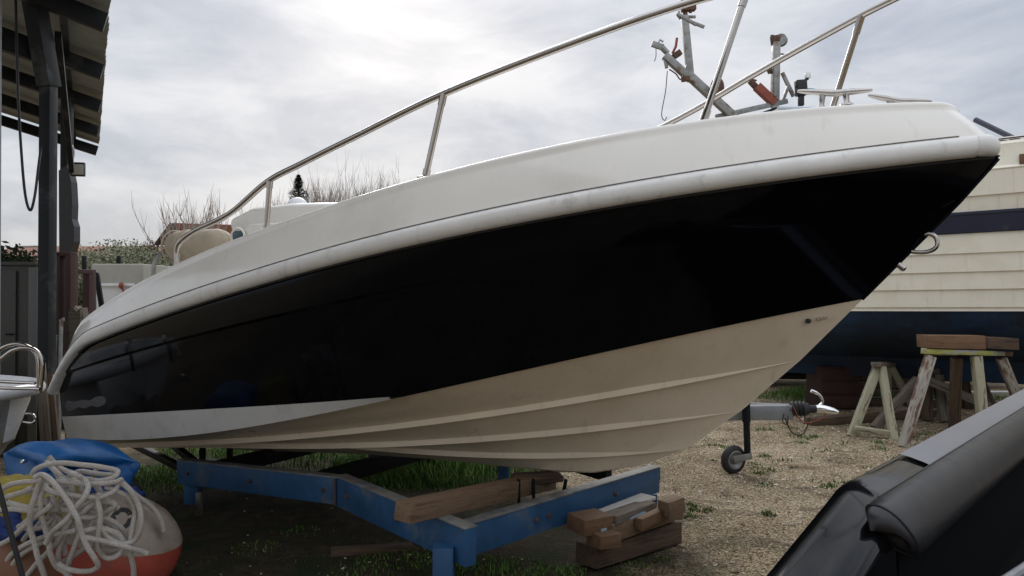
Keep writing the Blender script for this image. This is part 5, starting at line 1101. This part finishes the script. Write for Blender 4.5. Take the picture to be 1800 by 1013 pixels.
def bare_tree(nm, lab, px, d, ztop, spread, nb, seed, m='bark_l', group=None, up=1.0, r0=.12, zb=1.0):
    r = random.Random(seed); g = gnd(px, d); t = thing(nm, lab, 'tree', g, group); mb = MB(); mb.tube([g, g + Vector((r.uniform(-.1, .1), 0, zb * .6)), g + Vector((r.uniform(-.1, .1), 0, zb))], [r0 * 1.3, r0, r0 * .9], 8); mb.build('trunk', M['bark'], t)
    mb = MB()
    def br_(p, dr, L, rad, lv):
        pts = [p]; q = p
        for k in range(3):
            dr = (dr + Vector((r.uniform(-.12, .12), r.uniform(-.12, .12), .10 * up))).normalized(); q = q + dr * L / 3; pts.append(q)
        mb.tube(pts, [rad, rad * .75, rad * .5, rad * .25], 4 if lv else 5, cap=False)
        if lv > 0:
            for k in range(r.choice((3, 4, 5))):
                s_ = pts[r.choice((1, 2, 2, 3))]; br_(s_, (dr + Vector((r.uniform(-.55, .55), r.uniform(-.5, .5), r.uniform(-.05, .4)))).normalized(), L * r.uniform(.45, .75), rad * .5, lv - 1)
    for k in range(nb):
        a = r.uniform(-1, 1); dr = Vector((a * spread, r.uniform(-.5, .5) * spread, 1)).normalized(); br_(g + Vector((a * .1, 0, zb * r.uniform(.8, 1))), dr, (ztop - zb) * r.uniform(.36, .66), r0 * .3, 2)
    mb.build('crown', M[m], t, smooth=0, fixn=False); return t
bare_tree('bare_tree', 'pollarded willow with long thin bare shoots behind the gabled house', 330, 24, P(330, 342, 24).z, 1.15, 34, 3, zb=1.8, r0=.10, up=1.5)
bare_tree('bare_tree', 'slender bare tree just left of the first rail post', 410, 30, P(410, 350, 30).z, .5, 8, 5, zb=2.0, r0=.16, up=1.5)
GT = 'row of bare trees far behind the boat'
labs = ['leftmost bare tree of the far row, beside the dark cypress', 'bare tree just right of the dark cypress', 'tallest bare tree in the middle of the far row', 'bare tree right of the tallest in the far row', 'thin bare tree next to last in the far row', 'rightmost bare tree of the far row, vanishing behind the deck']
for i, (px, py) in enumerate(((497, 345), (560, 308), (595, 300), (628, 312), (655, 316), (680, 310))):
    bare_tree('bare_tree', labs[i], px, 55, P(px, py, 55).z, .55, 48, 30 + i, group=GT, zb=4.5, r0=.14, up=1.4)
t = thing('cypress', 'dark pointed evergreen standing over the white dome light', 'tree', gnd(524, 50)); z1_ = P(524, 308, 50).z
r = np.random.default_rng(5); V = []; F = []
for i in range(6000):
    h_ = r.random() ** .7; z_ = 1.5 + (z1_ - 1.5) * h_; w_ = min(2.3, (z1_ - z_) * .46) * (.85 + .2 * math.sin(z_ * 7)) + .06; a = r.uniform(0, 6.28); rr_ = w_ * math.sqrt(r.random())
    q = Vector((gnd(524, 50).x + rr_ * math.cos(a), 50 + rr_ * math.sin(a), z_)); u_ = Vector((math.cos(a), math.sin(a), r.uniform(-.2, .5))).normalized() * .13; v_ = Vector((-math.sin(a), math.cos(a), 0)) * .05; b = len(V)
    V += [tuple(q - u_), tuple(q + v_), tuple(q + u_), tuple(q - v_)]; F.append((b, b + 1, b + 2, b + 3))
mb = MB(); mb.v = V; mb.f = F; mb.build('crown', M['pine'], t, smooth=0, fixn=False)
mb = MB(); mb.tube([gnd(524, 50), gnd(524, 50, 6)], [.25, .15], 8); mb.build('trunk', M['bark'], t)
